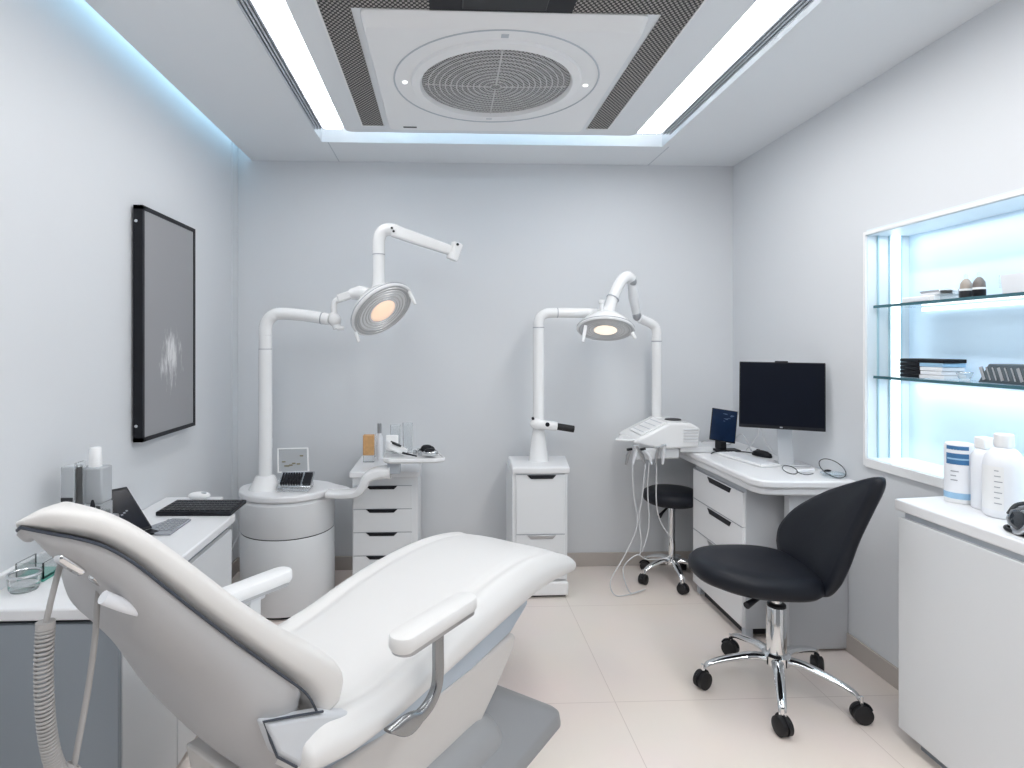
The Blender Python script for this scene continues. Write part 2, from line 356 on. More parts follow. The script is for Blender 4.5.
# small tablet computer and its grey keypad
t = thing('tablet_computer', 'small black tablet standing open on the left counter', 'tablet', (-1.27,2.45,.742))
b1, b2, up = Vector((-1.235,2.29,.752)), Vector((-1.168,2.39,.752)), Vector((-.100,.0,.165))
e = (b2-b1); nrm = e.cross(up).normalized()
MB().obox((b1+b2)/2+up/2, e, up, nrm, e.length+.012, up.length, .012).build('body', 'black', t, bevel=.003)
s_ = 1 if nrm.x > 0 else -1
MB().obox((b1+b2)/2+up/2+nrm*.0065*s_, e, up, nrm, e.length-.004, up.length-.02, .002).build('screen', 'screen', t, sm=False)
mk = MB()
for i,(a,b_) in enumerate(((-.012,0),(0,.006),(.012,.012))): mk.obox((b1+b2)/2+up*.42+e.normalized()*a+up.normalized()*b_+nrm*.0082*s_, e, up, nrm, .008, .005, .001)
mk.build('screen_mark', 'greyk', t, sm=False)
MB().obox((b1+b2)/2+Vector((.02,-.014,-.006)), e, (1,-.7,0), (0,0,1), e.length+.012, .055, .008).build('foot', 'black', t, bevel=.002)
t = thing('keypad', 'flat grey keypad lying in front of the small black tablet', 'keypad', (-1.14,2.40,.741))
pl = [(-1.195,2.435),(-1.125,2.335),(-1.065,2.333),(-1.068,2.53),(-1.15,2.545)]
MB().prism(pl, .741, .748).build('plate', 'greyk', t, bevel=.002)
k = MB()
for i in range(5):
    for j in range(7):
        x, y = -1.16+.018*i+.0*j, 2.37+.023*j
        if x > -1.175+(2.43-y)*.5 and y < 2.53: k.box(x, x+.013, y, y+.017, .748, .750)
k.build('keys', 'silver', t, sm=False)
# dispenser bottles behind the headrest
t = thing('dispenser_bottle', 'square clear bottle with white cap behind the headrest', 'bottle', (-1.245,2.1,.741))
MB().box(-1.268,-1.182,2.085,2.155,.741,.93).build('clear_body', 'clearp', t, bevel=.006)
MB().box(-1.266,-1.184,2.087,2.153,.93,1.055).build('upper_body', 'bgrey', t, bevel=.006)
MB().box(-1.26,-1.19,2.093,2.147,.75,.90).build('inner_tray', mat('smoky',(.55,.6,.62),.2,trans=.6), t, bevel=.004)
MB().lathe([(.021,0),(.021,.004),(.019,.062),(.017,.066)], (-1.225,2.12,1.055), n=28).build('cap', 'bright', t)
t = thing('sprayer', 'narrow clear dispenser tower left of the square clear bottle', 'dispenser', (-1.27,2.0,.741))
MB().box(-1.288,-1.240,2.03,2.07,.90,1.072).build('tower', 'bgrey', t, bevel=.005)
MB().box(-1.240,-1.228,2.025,2.075,.79,1.085).build('side_plate', 'clearp', t, bevel=.003)
MB().box(-1.284,-1.247,2.026,2.03,.955,.968).build('window', 'dark', t)
MB().box(-1.292,-1.232,2.02,2.08,.741,.90).build('foot', 'clearp', t, bevel=.004)
t = thing('glass_dish', 'small round clear glass dish under the headrest beside the plastic box', 'dish', (-1.27,1.835,.741))
MB().lathe([(.035,0),(.04,.01),(.044,.05),(.038,.05),(.034,.02),(.001,.02)], (-1.27,1.835,.741), n=28).build('bowl', 'clearp', t); MB().torus((-1.27,1.835,.79),(0,0,1),.042,.004).build('rim', 'silver', t)
t = tag(MB().lathe([(.008,0),(.008,.19),(.004,.21),(.001,.212)], (-1.20,2.06,.741), n=14).build('marker_pen', 'black'), 'black marker pen upright between the two clear dispensers', 'pen')
t = thing('clip', 'small black clip right of the clear bottle beside tablet', 'clip', (-1.235,2.24,.741))
MB().box(-1.245,-1.215,2.2,2.24,.741,.845).build('jaw', 'black', t, bevel=.006); MB().cyl((-1.25,2.215,.852),(-1.20,2.215,.852),.010,n=14).build('spring', 'brushed', t)
t = thing('plastic_box', 'clear plastic box with green base by left wall', 'box', (-1.28,1.93,.741))
bx_ = MB(); x0,x1,yy0,yy1 = -1.335,-1.25,1.89,1.98
bx_.box(x0,x0+.004,yy0,yy1,.75,.80).box(x1-.004,x1,yy0,yy1,.75,.80).box(x0,x1,yy0,yy0+.004,.75,.80).box(x0,x1,yy1-.004,yy1,.75,.80)
bx_.build('walls', 'clearp', t, sm=False); MB().box(x0,x1,yy0,yy1,.741,.758).build('base', 'green', t, bevel=.003)

# ------------------------------------------------------------------ dental chair (local frame: +x to the feet, +y patient's left)
CH = thing('dental_chair', 'large white reclined dental chair in the foreground', 'dental chair', (-.34,1.78,0), math.radians(53.13))
BACK = [((-.838,1.188),(-.836,1.172),(-.822,1.150),.13),((-.812,1.208),(-.797,1.157),(-.800,1.112),.17),((-.766,1.203),(-.774,1.149),(-.759,1.080),.198),
 ((-.718,1.183),(-.735,1.128),(-.722,1.030),.22),((-.658,1.139),(-.690,1.088),(-.688,.980),.24),((-.570,1.055),(-.618,1.006),(-.640,.900),.26),
 ((-.466,.946),(-.523,.899),(-.545,.768),.275),((-.336,.824),(-.406,.774),(-.476,.635),.28),((-.240,.744),(-.335,.698),(-.41,.532),.28),
 ((-.180,.676),(-.300,.642),(-.335,.43),.275),((-.190,.622),(-.283,.603),(-.27,.36),.27)]
# the headrest is turned on its mount: its far corner sits lower and further in than its near corner
def twist(i, w_, p):
    f_ = max(0., 1-i/26.)**.9; k_ = (p[1]+w_)*f_
    return (p[0]+.43*k_+.014*f_, p[1], p[2]-.30*k_-.006*f_)
flat = smooth([(a[0],a[1],b[0],b[1],c_[0],c_[1],w_) for a,b,c_,w_ in BACK], 5)
def sgnp(v, e): return math.copysign(abs(v)**e, v)
rings = []; srings = []; pl_, pr_ = [], []
NF = len(flat)
for i,(as_,az,ps,pz,l_s,lz,w_) in enumerate(flat):
    A, P, L_ = Vector((as_,0,az)), Vector((ps,0,pz)), Vector((l_s,0,lz))
    ed = 1.0
    ring = []
    for k in range(44):
        th = 2*PI*k/44
        t_ = w_*sgnp(math.cos(th), .38); d_ = .5+.5*sgnp(math.sin(th), .62)
        q = P.lerp(A, d_); ring.append(twist(i, w_, (q.x, t_, q.z)))
    rings.append(ring)
    sw = (w_-.002) * (1 if i < NF*.72 else 1-.38*((i-NF*.72)/(NF*.28))**1.2)
    sr = []
    for k in range(30):
        th = PI*k/29
        t_ = sw*sgnp(math.cos(th), .55); d_ = math.sin(th)**.75
        q = P.lerp(L_, d_); sr.append(twist(i, w_, (q.x, t_, q.z)))
    srings.append(sr)
    pl_.append(twist(i, w_, (ps, w_+.001, pz))); pr_.append(twist(i, w_, (ps, -w_-.001, pz)))
def shrink(ring, f, off):
    c_ = sum((Vector(p) for p in ring), Vector())/len(ring); return [tuple(c_+(Vector(p)-c_)*f+Vector(off)) for p in ring]
cr = [shrink(rings[0], .6, (-.010,0,-.002)), shrink(rings[0], .9, (-.007,0,-.001))] + rings + [shrink(rings[-1], .9, (.008,0,-.02)), shrink(rings[-1], .6, (.012,0,-.03))]
bk = MB().loft(cr).build('backrest', 'vinyl2', CH, ang=80, world=False)
MB().tube(pr_[:-3] , .003, 8).build('piping', 'pipe', bk, world=False)
MB().tube(pl_[:-3] , .003, 8).build('piping', 'pipe', bk, world=False)
MB().tube([pr_[0]]+[twist(0, flat[0][6], (flat[0][2]-.012*math.cos(a), flat[0][6]*math.sin(a), flat[0][3]-.002)) for a in [(-90+18*k)*PI/180 for k in range(1,10)]]+[pl_[0]], .003, 8).build('piping', 'pipe', bk, world=False)
sh = MB().loft([shrink(srings[0], .75, (-.012,0,-.006))]+srings+[shrink(srings[-1], .8, (.01,0,-.02))]).build('back_shell', 'shell', CH, ang=75, world=False)
# chrome recess plates and grey grab handle on the shell's underside
for (s,t_,z) in ((-.753,-.15,1.086),(-.697,-.15,1.035)):
    o = MB().obox((s,t_,z), (.70,0,-.71), (.2,-.9,.25), (-.70,-.3,-.66), .062, .024, .016).build('grip_plate', 'chrome', sh, world=False, bevel=.008, seg=4); o['label'] = 'chrome grip plate'
MB().tube(smooth([(-.721,-.2,1.028),(-.682,-.2,.998),(-.638,-.2,.970)],5), .012, 14).build('grab_handle', 'milky', sh, world=False)
MB().cyl((-.325,-.205,.475),(-.325,-.214,.475),.006,n=12).build('screw', 'dark', sh, world=False)

# seat cushion: profile of top z, bottom z, half width along s
SEAT = [(-.335,.600,.500,.312),(-.28,.610,.485,.322),(-.20,.592,.472,.320),(-.05,.568,.466,.308),(.12,.590,.464,.300),(.30,.632,.468,.298),(.48,.658,.476,.295),
        (.66,.668,.488,.292),(.82,.660,.496,.288),(.97,.634,.490,.282),(1.09,.596,.476,.272),(1.18,.556,.464,.258),(1.232,.525,.464,.228)]
rings = []
for s,zt,zb_,hw in smooth(SEAT, 5):
    r = []
    for k in range(84):
        th = 2*PI*k/84
        t_ = hw*sgnp(math.cos(th), .55); sn = math.sin(th); d_ = .5+.5*sgnp(sn, .75)
        crown = .012*(1-(t_/hw)**2) if sn > 0 else 0
        rim = .012*math.exp(-((abs(t_)/hw-.86)/.08)**2)-.010*math.exp(-((abs(t_)/hw-.70)/.045)**2) if sn > 0 else 0
        r.append((s, t_, zb_+(zt-zb_)*d_ - crown*.6 + rim*(1 if s < 1 else .3)))
    rings.append(r)
rings = [shrink(rings[0], .9, (-.014,0,0)), shrink(rings[0], .97, (-.009,0,0))] + rings + [shrink(rings[-1], .75, (.022,0,-.002)), shrink(rings[-1], .35, (.034,0,-.004))]
st = MB().loft(rings).build('seat', 'vinyl', CH, ang=80, world=False)
# lower wing shells beside the hips
for sg in (-1, 1):
    wp = [(-.445,.688),(-.285,.628),(-.20,.585),(-.10,.53),(-.10,.475),(-.31,.495),(-.412,.600)]
    y0_, y1_ = (-.286, -.245) if sg < 0 else (.245, .286)
    ht = MB().extrude([(s_x,y0_,z_) for s_x,z_ in wp], (0,y1_-y0_,0)).build('hip_trim', 'trimc', CH, bevel=.012, seg=3, world=False)
    MB().tube([(s_x,sg*.285,z_) for s_x,z_ in ((-.285,.630),(-.36,.659),(-.447,.691),(-.43,.645),(-.412,.598),(-.36,.545))], .003, 8).build('seam', 'pipe', ht, world=False)
MB().loft([[(s,y,z) for y,z in ((-hw,zt),(-hw,zb_),(hw,zb_),(hw,zt))] for s,zt,zb_,hw in ((-.30,.50,.36,.17),(.0,.50,.36,.20),(.45,.50,.365,.205),(.72,.51,.385,.20),(.86,.515,.43,.19),(.875,.515,.455,.185))]).build('seat_frame', 'steel', CH, bevel=.012, world=False)
# lift shroud
prof = [(-.34,.40),(-.30,.20),(-.18,.12),(.30,.12),(.50,.155),(.61,.228),(.735,.325),(.75,.36),(.735,.378),(.28,.375)]
MB().extrude([(s,-.205,z) for s,z in prof], (0,.41,0)).build('lift_cover', 'shroud', CH, bevel=.02, seg=4, world=False)
# floor base: sloped plate with rounded pedestal housing
MB().loft([[(x,y,z) for x,y in rrect(x0,x1,-hw,hw,.05)] for x0,x1,hw,z in ((-.46,.905,.335,0),(-.46,.905,.335,.012),(-.45,.90,.332,.042),(-.44,.89,.325,.052),(-.36,.64,.13,.195),(-.34,.61,.11,.198))]).build('floor_base', 'base', CH, ang=30, world=False)
MB().loft([[(x,y,z) for x,y in rrect(-.36,x1,-hw,hw,.09)] for x1,hw,z in ((.60,.272,.03),(.60,.272,.105),(.575,.255,.15),(.52,.215,.18),(.49,.19,.183))]).build('pedestal_housing', mat('pedestal_grey', (.36,.37,.385), .4), CH, ang=35, world=False)
# side hinge covers
for y in (.27,):
    MB().loft([[(s+.0,y+.03*math.cos(2*PI*k/16),z+hh*math.sin(2*PI*k/16)) for k in range(16)] for s,z,hh in ((-.375,.585,.01),(-.34,.55,.045),(-.30,.485,.05),(-.26,.425,.045),(-.21,.38,.02))]).build('hinge_cover', 'steel', CH, ang=70, world=False)
# armrests
for sg, sh_, dz in ((-1, .015, .008), (1, -.085, -.035)):
    y = .36*sg if sg < 0 else .335
    pad = MB().loft([[(x,yy+y,z) for x,yy in rrect(-.14+a+sh_,.20-a+sh_,-.038+a,.038-a,.0375-a)] for a,z in ((.006,.706+dz),(0,.716+dz),(0,.738+dz),(.003,.744+dz),(.008,.746+dz))]).build('armrest', 'bright' if sg > 0 else 'vinyl', CH, ang=40, world=False)
    MB().loft([[(x,yy+y,z) for x,yy in rrect(-.13+sh_,.19+sh_,-.034,.034,.032)] for z in (.699+dz,.709+dz)]).build('pad_plate', 'brushed', pad, world=False)
    if sg < 0:
        path = smooth([(.055,y,.702),(.055,y,.64),(.055,y,.59),(.045,y,.548),(.01,y+.003,.515),(-.05,y+.01,.502),(-.115,y+.03,.510)],6)
        m_ = len(path); rg_ = []
        for i,q in enumerate(path):
            a, b_ = path[max(i-1,0)], path[min(i+1,m_-1)]; d_ = (Vector(b_)-Vector(a)).normalized(); nn = Vector((d_.z,0,-d_.x))
            x_ = max(0, (i-(m_-10))/9); k_ = 1+.9*math.sin(PI*min(1,x_*1.25))*.8-.75*x_**3
            rg_.append([tuple(Vector(q)+nn*.017*k_*sgnp(math.cos(2*PI*j/16),.6)+Vector((0,1,0))*.012*sgnp(math.sin(2*PI*j/16),.6)) for j in range(16)])
        o = MB().loft(rg_).build('arm_post', 'postm', pad, world=False); o['label'] = 'brushed steel curved arm post'
    else:
        MB().obox((-.03,y,.59),(1,0,0),(0,1,0),(0,0,1),.045,.022,.16).build('arm_post', 'lacq', pad, bevel=.006, world=False)
        MB().obox((-.09,y,.655),(1,0,0),(0,1,0),(0,0,1),.2,.02,.03).build('arm_bracket', 'lacq', pad, bevel=.005, world=False)

# coiled hose hanging from the headrest
def cw(s,t_,z): return Vector((-.34+.6*s-.8*t_, 1.78+.8*s+.6*t_, z))
hs = thing('coiled_hose', 'grey coiled hose looping down from the chair headrest', 'hose', cw(-.75,-.1,.66))
MB().tube([cw(*q) for q in smooth([(-.742,-.08,1.07),(-.752,-.09,1.05),(-.765,-.1,1.015),(-.774,-.1,.972)],6)], .0055, 10).build('upper_cord', 'hose', hs)
ax = [Vector(q) for q in smooth([tuple(cw(*q)) for q in ((-.774,-.1,.972),(-.777,-.1,.90),(-.775,-.1,.82),(-.768,-.1,.75),(-.756,-.1,.70),(-.742,-.1,.678),(-.728,-.1,.690))],40)]
hel = []; L0 = 0; m_ = len(ax)
for i,q in enumerate(ax):
    a, b_ = ax[max(i-1,0)], ax[min(i+1,m_-1)]; d_ = (b_-a).normalized(); u_ = d_.cross(Vector((0,1,.1))).normalized(); v_ = d_.cross(u_)
    for j in range(3):
        f_ = j/3; q2 = q.lerp(ax[min(i+1,m_-1)], f_); th = 2*PI*62*(i+f_)/m_
        hel.append(q2+(u_*math.cos(th)+v_*math.sin(th))*.0135)
MB().tube(hel, .0026, 6).build('coil', 'hose', hs)
MB().cyl(cw(-.774,-.1,.968), cw(-.774,-.1,.978), .0155, n=20).build('coil_collar', 'hose', hs)
MB().tube([cw(*q) for q in smooth([(-.728,-.1,.690),(-.722,-.1,.72),(-.704,-.1,.82),(-.692,-.1,.911),(-.684,-.09,.965),(-.676,-.08,1.0)],6)], .0058, 10).build('return_cord', 'hose', hs)

# ------------------------------------------------------------------ lamp head helper
def lamp_head(root, c_, nrm, R, bulb, handles):
    c_, nrm = Vector(c_), Vector(nrm).normalized()
    hd = MB().lathe([(R*.18,-R*.62),(R*.32,-R*.60),(R*.62,-R*.44),(R*.88,-R*.20),(R*.985,-R*.05),(R,0),(R*.97,R*.035),(R*.93,R*.03)], c_, nrm, n=56).build('lamp_head', 'enamel', root)
    MB().torus(c_-nrm*R*.06, nrm, R*.985, R*.012, 56, 6).build('rim_seal', 'ink', hd)
    lens = MB(); lens.lathe([(R*.93,R*.036),(R*.55,R*.02),(R*.40,R*.01),(.001,R*.01)], c_, nrm, n=48, cap=False)
    ln_ = lens.build('reflector', mat('reflector', (.52,.53,.54), .3, .35), hd)
    rg = MB()
    for f_ in (.86,.76,.66,.56,.47): rg.torus(c_+nrm*R*.034, nrm, R*f_, R*.018, 48, 6)
    rg.build('reflector_rings', mat('ring_grey', (.62,.62,.62), .3, .4), ln_)
    MB().lathe([(R*.40,R*.025),(R*.34,R*.06),(R*.15,R*.08),(.001,R*.085)], c_, nrm, n=40, cap=False).build('bulb', bulb, hd)
    for h0,h1 in handles: MB().tube([h0, (Vector(h0)+Vector(h1))/2, h1], [.010,.011,.008], 12).build('handle', 'enamel', hd)
    return hd

# ------------------------------------------------------------------ left lamp stand on drum cabinet
A = thing('lamp_stand', 'white surgical lamp on tall pole with round drum cabinet', 'dental lamp', (-.905,3.45,0))
dx, dy = -.905, 3.45
MB().lathe([(.235,0),(.235,.02)], (dx,dy,0), n=64).build('plinth', 'dark', A)
MB().lathe([(.258,.02),(.262,.026),(.262,.424),(.259,.43)], (dx,dy,0), n=72).build('drum_cabinet', 'lacq', A)
MB().lathe([(.257,.428),(.257,.437)], (dx,dy,0), n=64).build('drum_seam', 'dark', A)
MB().lathe([(.259,.436),(.262,.442),(.262,.612),(.255,.62),(.248,.628)], (dx,dy,0), n=72).build('drum_drawer', 'lacq', A)
wt = [(dx+.268*math.cos(a), dy+.268*math.sin(a)*(.99 if math.sin(a)<0 else .6)) for a in [math.radians(20+ (320*k/36)) for k in range(37)]]
wt += [(-.60,3.30),(-.52,3.28),(-.50,3.33),(-.56,3.42)]
MB().prism(wt, .630, .668).build('worktop', 'white', A, bevel=.010, seg=3)
path = smooth([(-.66,3.33,.650),(-.56,3.30,.653),(-.485,3.28,.668),(-.450,3.27,.705),(-.425,3.27,.752),(-.375,3.27,.775),(-.30,3.27,.780)],6)
rr = []
for i,q in enumerate(path):
    a, b_ = Vector(path[max(i-1,0)]), Vector(path[min(i+1,len(path)-1)]); d_ = (b_-a).normalized(); nn = Vector((-d_.z,0,d_.x))
    h_ = .018+.016*i/len(path); rr.append([tuple(Vector(q)+nn*h_*sgnp(math.sin(2*PI*k/16),.6)+Vector((0,1,0))*.06*sgnp(math.cos(2*PI*k/16),.6)) for k in range(16)])
MB().loft(rr).build('tray_arm', 'enamel', A)
MB().box(-.315,-.245,3.235,3.305,.775,.842).build('tray_bracket', 'greyp', A, bevel=.004)
tr = MB()
tro = [(-.335,3.20),(-.30,3.17),(-.05,3.18),(.0,3.21),(-.03,3.36),(-.075,3.47),(-.11,3.49),(-.33,3.46),(-.35,3.43)]
tr.loft([[(x*k_+(1-k_)*-.17,(y-3.32)*k_+3.32,z) for x,y in tro] for k_,z in ((.93,.842),(1,.852),(1.0,.868),(.97,.868),(.95,.858))])
tr.build('tray', 'enamel', A, bevel=.004)
px_, py_ = -1.015, 3.38
pole = MB().lathe([(.090,.668),(.087,.675),(.056,.735),(.050,.741),(.038,.744),(.037,.75),(.037,1.455)], (px_,py_,0), n=36).build('pole', 'enamel', A)
MB().lathe([(.0375,1.455),(.0375,1.459)], (px_,py_,0), n=32).build('joint_ring', 'ink', pole)
MB().lathe([(.036,1.459),(.036,1.535)], (px_,py_,0), n=32).build('upper_pole', 'enamel', pole)
el = smooth([(px_,py_,1.535),(px_,py_,1.575),(px_+.012,py_,1.615),(px_+.04,py_,1.645),(px_+.085,py_,1.658),(-.80,py_-.01,1.648),(-.65,py_-.03,1.625)],6)
arm = MB().tube(el, [.037-.004*i/len(el) for i in range(len(el))], 24).build('arm', 'enamel', A)
MB().cyl((-.695,py_-.024,1.632),(-.689,py_-.025,1.631),.0355,n=28).build('joint_ring', 'ink', arm)
MB().cyl((-.64,py_-.03,1.66),(-.605,py_-.03,1.575),.024,n=20).ell((-.62,py_-.03,1.622),.036,.036,.04).cyl((-.605,py_-.04,1.575),(-.565,py_-.045,1.575),.012,n=14).build('knuckle', 'enamel', arm)
MB().tube(smooth([(-.625,py_-.03,1.64),(-.625,py_-.03,1.70),(-.615,py_-.03,1.728),(-.58,py_-.03,1.745)],5), .017, 16).build('knuckle_bend', 'enamel', arm)
MB().obox((-.545,3.34,1.758),(.90,-.05,.30),(0,1,0),(-.3,0,.9),.12,.05,.045).build('link', 'enamel', arm, bevel=.008)
lc_ = Vector((-.345,3.28,1.672)); ln_ = Vector((.555,-.47,-.69)).normalized()
ta = Vector((.78,0,.62)); ta = (ta-ln_*ta.dot(ln_)).normalized()
R_ = .192
hd = lamp_head(A, lc_, ln_, R_, 'bulb', [(lc_-ta*R_*1.0, lc_-ta*R_*1.0+Vector((.02,-.01,-.055))), (lc_+ta*R_*.93+ln_*.01, lc_+ta*R_*.98+Vector((.035,-.01,-.085)))])
MB().tube([(-.53,3.34,1.765),(-.475,3.335,1.775),(-.43,3.32,1.765)], [.03,.04,.035], 16).build('yoke', 'enamel', hd)
po = MB().tube(smooth([(-.385,3.33,1.745),(-.375,3.33,1.80),(-.372,3.33,1.86),(-.372,3.33,1.985)],4), [.06,.052,.046,.042,.039,.037,.036,.035,.0345,.034,.034,.034,.034], 24).build('upper_post', 'enamel', A)
MB().cyl((-.372,3.33,1.985),(-.372,3.33,1.990),.0355,n=24).build('joint_ring', 'ink', po)
MB().tube(smooth([(-.372,3.33,1.99),(-.372,3.33,2.04),(-.368,3.33,2.085),(-.35,3.33,2.118),(-.315,3.33,2.130),(-.27,3.33,2.122)],5), .035, 24).build('elbow', 'enamel', po)
ba = Vector((-.29,3.33,2.122)); bb_ = Vector((.035,3.33,2.012)); dv = (bb_-ba)
ua = MB().loft([[tuple(q+Vector((0,1,0))*y*w_+dv.cross(Vector((0,1,0))).normalized()*z*w_) for y,z in rrect(-.032,.032,-.034,.034,.012,4)] for q,w_ in ((ba,1),(ba.lerp(bb_,.5),.92),(bb_,.78))]).build('upper_arm', 'enamel', A)
MB().lathe([(.03,-.05),(.034,-.045),(.034,.045),(.03,.05)], bb_+Vector((.02,0,-.004)), (.33,0,.95), n=24).build('end_joint', 'enamel', ua)
MB().cyl(bb_+Vector((.035,-.03,.03)), bb_+Vector((.036,-.036,.03)), .008, n=12).build('screw', 'dark', ua)
MB().cyl((-.295,3.29,2.13),(-.295,3.292,2.13),.007,n=10).cyl((-.285,3.29,2.112),(-.285,3.292,2.112),.007,n=10).build('screw', 'dark', ua)

# instrument case on the drum worktop
t = thing('instrument_case', 'open clear instrument case with black tools beside lamp pole', 'instrument case', (-.83,3.40,.668))
bx_ = MB().extrude([(-.925,3.29,.669),(-.755,3.29,.669),(-.755,3.29,.695),(-.925,3.29,.695)], (.0,.14,0)); bx_.build('base', 'clearp', t, bevel=.004)
tl = Vector((0,.86,.5)).normalized()
pn = Vector((0,-tl.z,tl.y))
cc = Vector((-.835,3.35,.722))
MB().obox(cc, (1,0,0), tl, pn, .185, .125, .014).build('tool_tray', 'silver', t, bevel=.003)
tk = MB()
for i in range(8): tk.obox(cc+Vector((-.075+.0145*i,0,0))+pn*.012, (1,0,0), tl, pn, .011, .085, .012)
tk.obox(cc+Vector((.065,0,0))+pn*.012, (1,0,0), tl, pn, .045, .085, .014)
tk.build('black_tools', 'black', t, bevel=.002)
lu = Vector((-.10,.30,.95)).normalized(); lx = Vector((1,0,.02)).normalized()
lcn = Vector((-.875,3.44,.815))
lid = MB().obox(lcn, lx, lu, lx.cross(lu), .165, .13, .008).build('lid', mat('lid_grey', (.42,.44,.46), .4, .3), t, bevel=.003)
fr = MB()
for a,b_,sx_,sz_ in ((0,.067,.175,.008),(0,-.067,.175,.008),(-.085,0,.008,.14),(.085,0,.008,.14)): fr.obox(lcn+lx*a+lu*b_, lx, lu, lx.cross(lu), sx_, sz_, .016)
fr.build('lid_rim', 'bright', lid, bevel=.002)
sp = MB()
for i in range(7): sp.obox(lcn+lx*random.uniform(-.06,.06)+lu*random.uniform(-.04,.04)-lx.cross(lu)*.006*(1 if lx.cross(lu).y>0 else -1), lx, lu, lx.cross(lu), .02, .007, .004)
sp.build('lid_tools', mat('brassy', (.25,.22,.14), .4, .5), lid)

# things on the hanging tray
t = thing('scaler', 'white handpiece unit with dark keys on the round tray', 'instrument', (-.28,3.30,.862))
MB().obox((-.27,3.30,.905),(.8,.35,-.4),(-.3,.9,0),(.4,.1,.9),.12,.06,.04).build('body', 'bright', t, bevel=.008)
MB().obox((-.272,3.282,.932),(.8,.35,-.4),(-.3,.9,0),(.4,.1,.9),.055,.05,.012).build('keys', 'dark', t, bevel=.003)
MB().obox((-.30,3.355,.925),(1,0,0),(0,.3,1),(0,1,-.3),.07,.09,.02).build('back_plate', 'bright', t, bevel=.006)
t = tag(MB().cyl((-.235,3.27,.885),(-.155,3.25,.869),.006,.004,12).build('probe', 'black'), 'thin black probe lying across the tray middle', 'instrument')
for i,(x,y) in enumerate(((-.17,3.35),(-.14,3.31),(-.15,3.39))):
    tag(MB().lathe([(.010,0),(.012,.008),(.009,.026),(.001,.028)], (x,y,.86), n=16).build('metal_cup', 'silver'), 'tiny metal cup amid the tray instruments', 'cup', 'metal cups on the tray')
for x,y,lab in ((-.078,3.27,'dark pod with grey lens at the front right of the tray'),(-.10,3.385,'black pod standing at the back right of the tray')):
    t = thing('instrument_pod', lab, 'instrument', (x,y,.86), group='instrument pods on the tray')
    MB().ell((x,y,.884),.042,.035,.022).build('shell', 'silver' if y<3.3 else 'black', t)
    MB().ell((x-.004,y-.008,.896),.032,.024,.015).build('cover', 'black', t)
for x,y,h_ in ((-.285,3.41,.16),(-.215,3.42,.17)):
    lab = 'clear drinking glass standing at the back left of the tray' if x < -.25 else 'taller clear drinking glass at back middle of tray'
    g_ = MB().lathe([(.001,0),(.024,0),(.026,.004),(.030,h_),(.0275,h_),(.0235,.012),(.001,.012)], (x,y,.86), n=28, cap=False).build('drinking_glass', 'clearp')
    tag(g_, lab, 'glass', 'drinking glasses on the tray')

# ------------------------------------------------------------------ small drawer cabinet
DC = thing('drawer_cabinet', 'narrow white drawer cabinet with black slot handles behind tray', 'cabinet', (-.35,3.63,0))
MB().prism([(-.545,3.385),(-.148,3.385),(-.148,3.88),(-.545,3.88)], .722, .756).build('worktop', 'white', DC, bevel=.006)
MB().box(-.53,-.155,3.405,3.88,.03,.722).build('carcass', 'lacq', DC, bevel=.003)
MB().box(-.51,-.175,3.44,3.86,0,.03).build('plinth', 'dark', DC)
for i in range(5):
    z1_ = .672-.1335*i; z0_ = max(z1_-.130, .035)
    dr = MB().box(-.524,-.190,3.395,3.408,z0_,z1_).build('drawer', 'lacq', DC, bevel=.002)
    MB().extrude([(-.452,3.390,z1_+.002),(-.272,3.390,z1_+.002),(-.292,3.390,z1_-.018),(-.43,3.390,z1_-.018)], (0,.012,0)).build('handle', 'black', dr, bevel=.002)
    MB().box(-.524,-.190,3.3945,3.40,z1_+.0003,z1_+.003).build('gap', 'ink', dr)
t = thing('perfume_bottle', 'square amber bottle with clear base on drawer cabinet', 'bottle', (-.475,3.70,.757))
MB().box(-.505,-.435,3.65,3.70,.757,.80).build('base', 'clearp', t, bevel=.004); MB().box(-.505,-.435,3.65,3.70,.80,.925).build('body', 'amber', t, bevel=.005)
MB().box(-.428,-.434,3.652,3.70,.79,.93).build('side_plate', 'clearp', t)
t = thing('spray_bottle', 'slim silver topped spray bottle behind the amber bottle', 'bottle', (-.425,3.76,.757))
MB().lathe([(.019,0),(.020,.006),(.020,.14),(.012,.155),(.012,.165)], (-.415,3.76,.757), n=20).build('body', 'milky', t); MB().lathe([(.013,.165),(.013,.225),(.010,.228)], (-.415,3.76,.757), n=18).build('cap', 'brushed', t)

# ------------------------------------------------------------------ middle lamp trolley
B = thing('lamp_trolley', 'white drawer trolley carrying a curved lamp pole by back wall', 'dental lamp', (.56,3.6,0))
MB().loft([[(x,y,z) for x,y in ((.392+a,3.425+a),(.555,3.412+a),(.728-a,3.425+a),(.775-a,3.77),(.405+a,3.77))] for a,z in ((.004,.728),(0,.735),(0,.762),(.006,.768))]).build('top', 'white', B, bevel=.004)
MB().box(.392,.718,3.44,3.77,.10,.728).build('carcass', 'lacq', B, bevel=.004)
MB().box(.39,.722,3.42,3.78,.016,.095).build('base', 'bright', B, bevel=.01, seg=3)
MB().box(.40,.71,3.45,3.76,0,.016).build('skid', 'dark', B)
for z0_,z1_ in ((.375,.722),(.11,.371)):
    dr = MB().box(.415,.700,3.428,3.442,z0_,z1_).build('drawer', 'lacq', B, bevel=.002)
    MB().extrude([(.478,3.422,z1_-.002),(.65,3.422,z1_-.002),(.63,3.422,z1_-.024),(.50,3.422,z1_-.024)], (0,.012,0)).build('handle', 'brushed' if z1_<.5 else 'black', dr, bevel=.003)
    MB().box(.415,.700,3.4265,3.43,z1_,z1_+.004).build('gap', 'ink', dr)
qx, qy = .577, 3.62
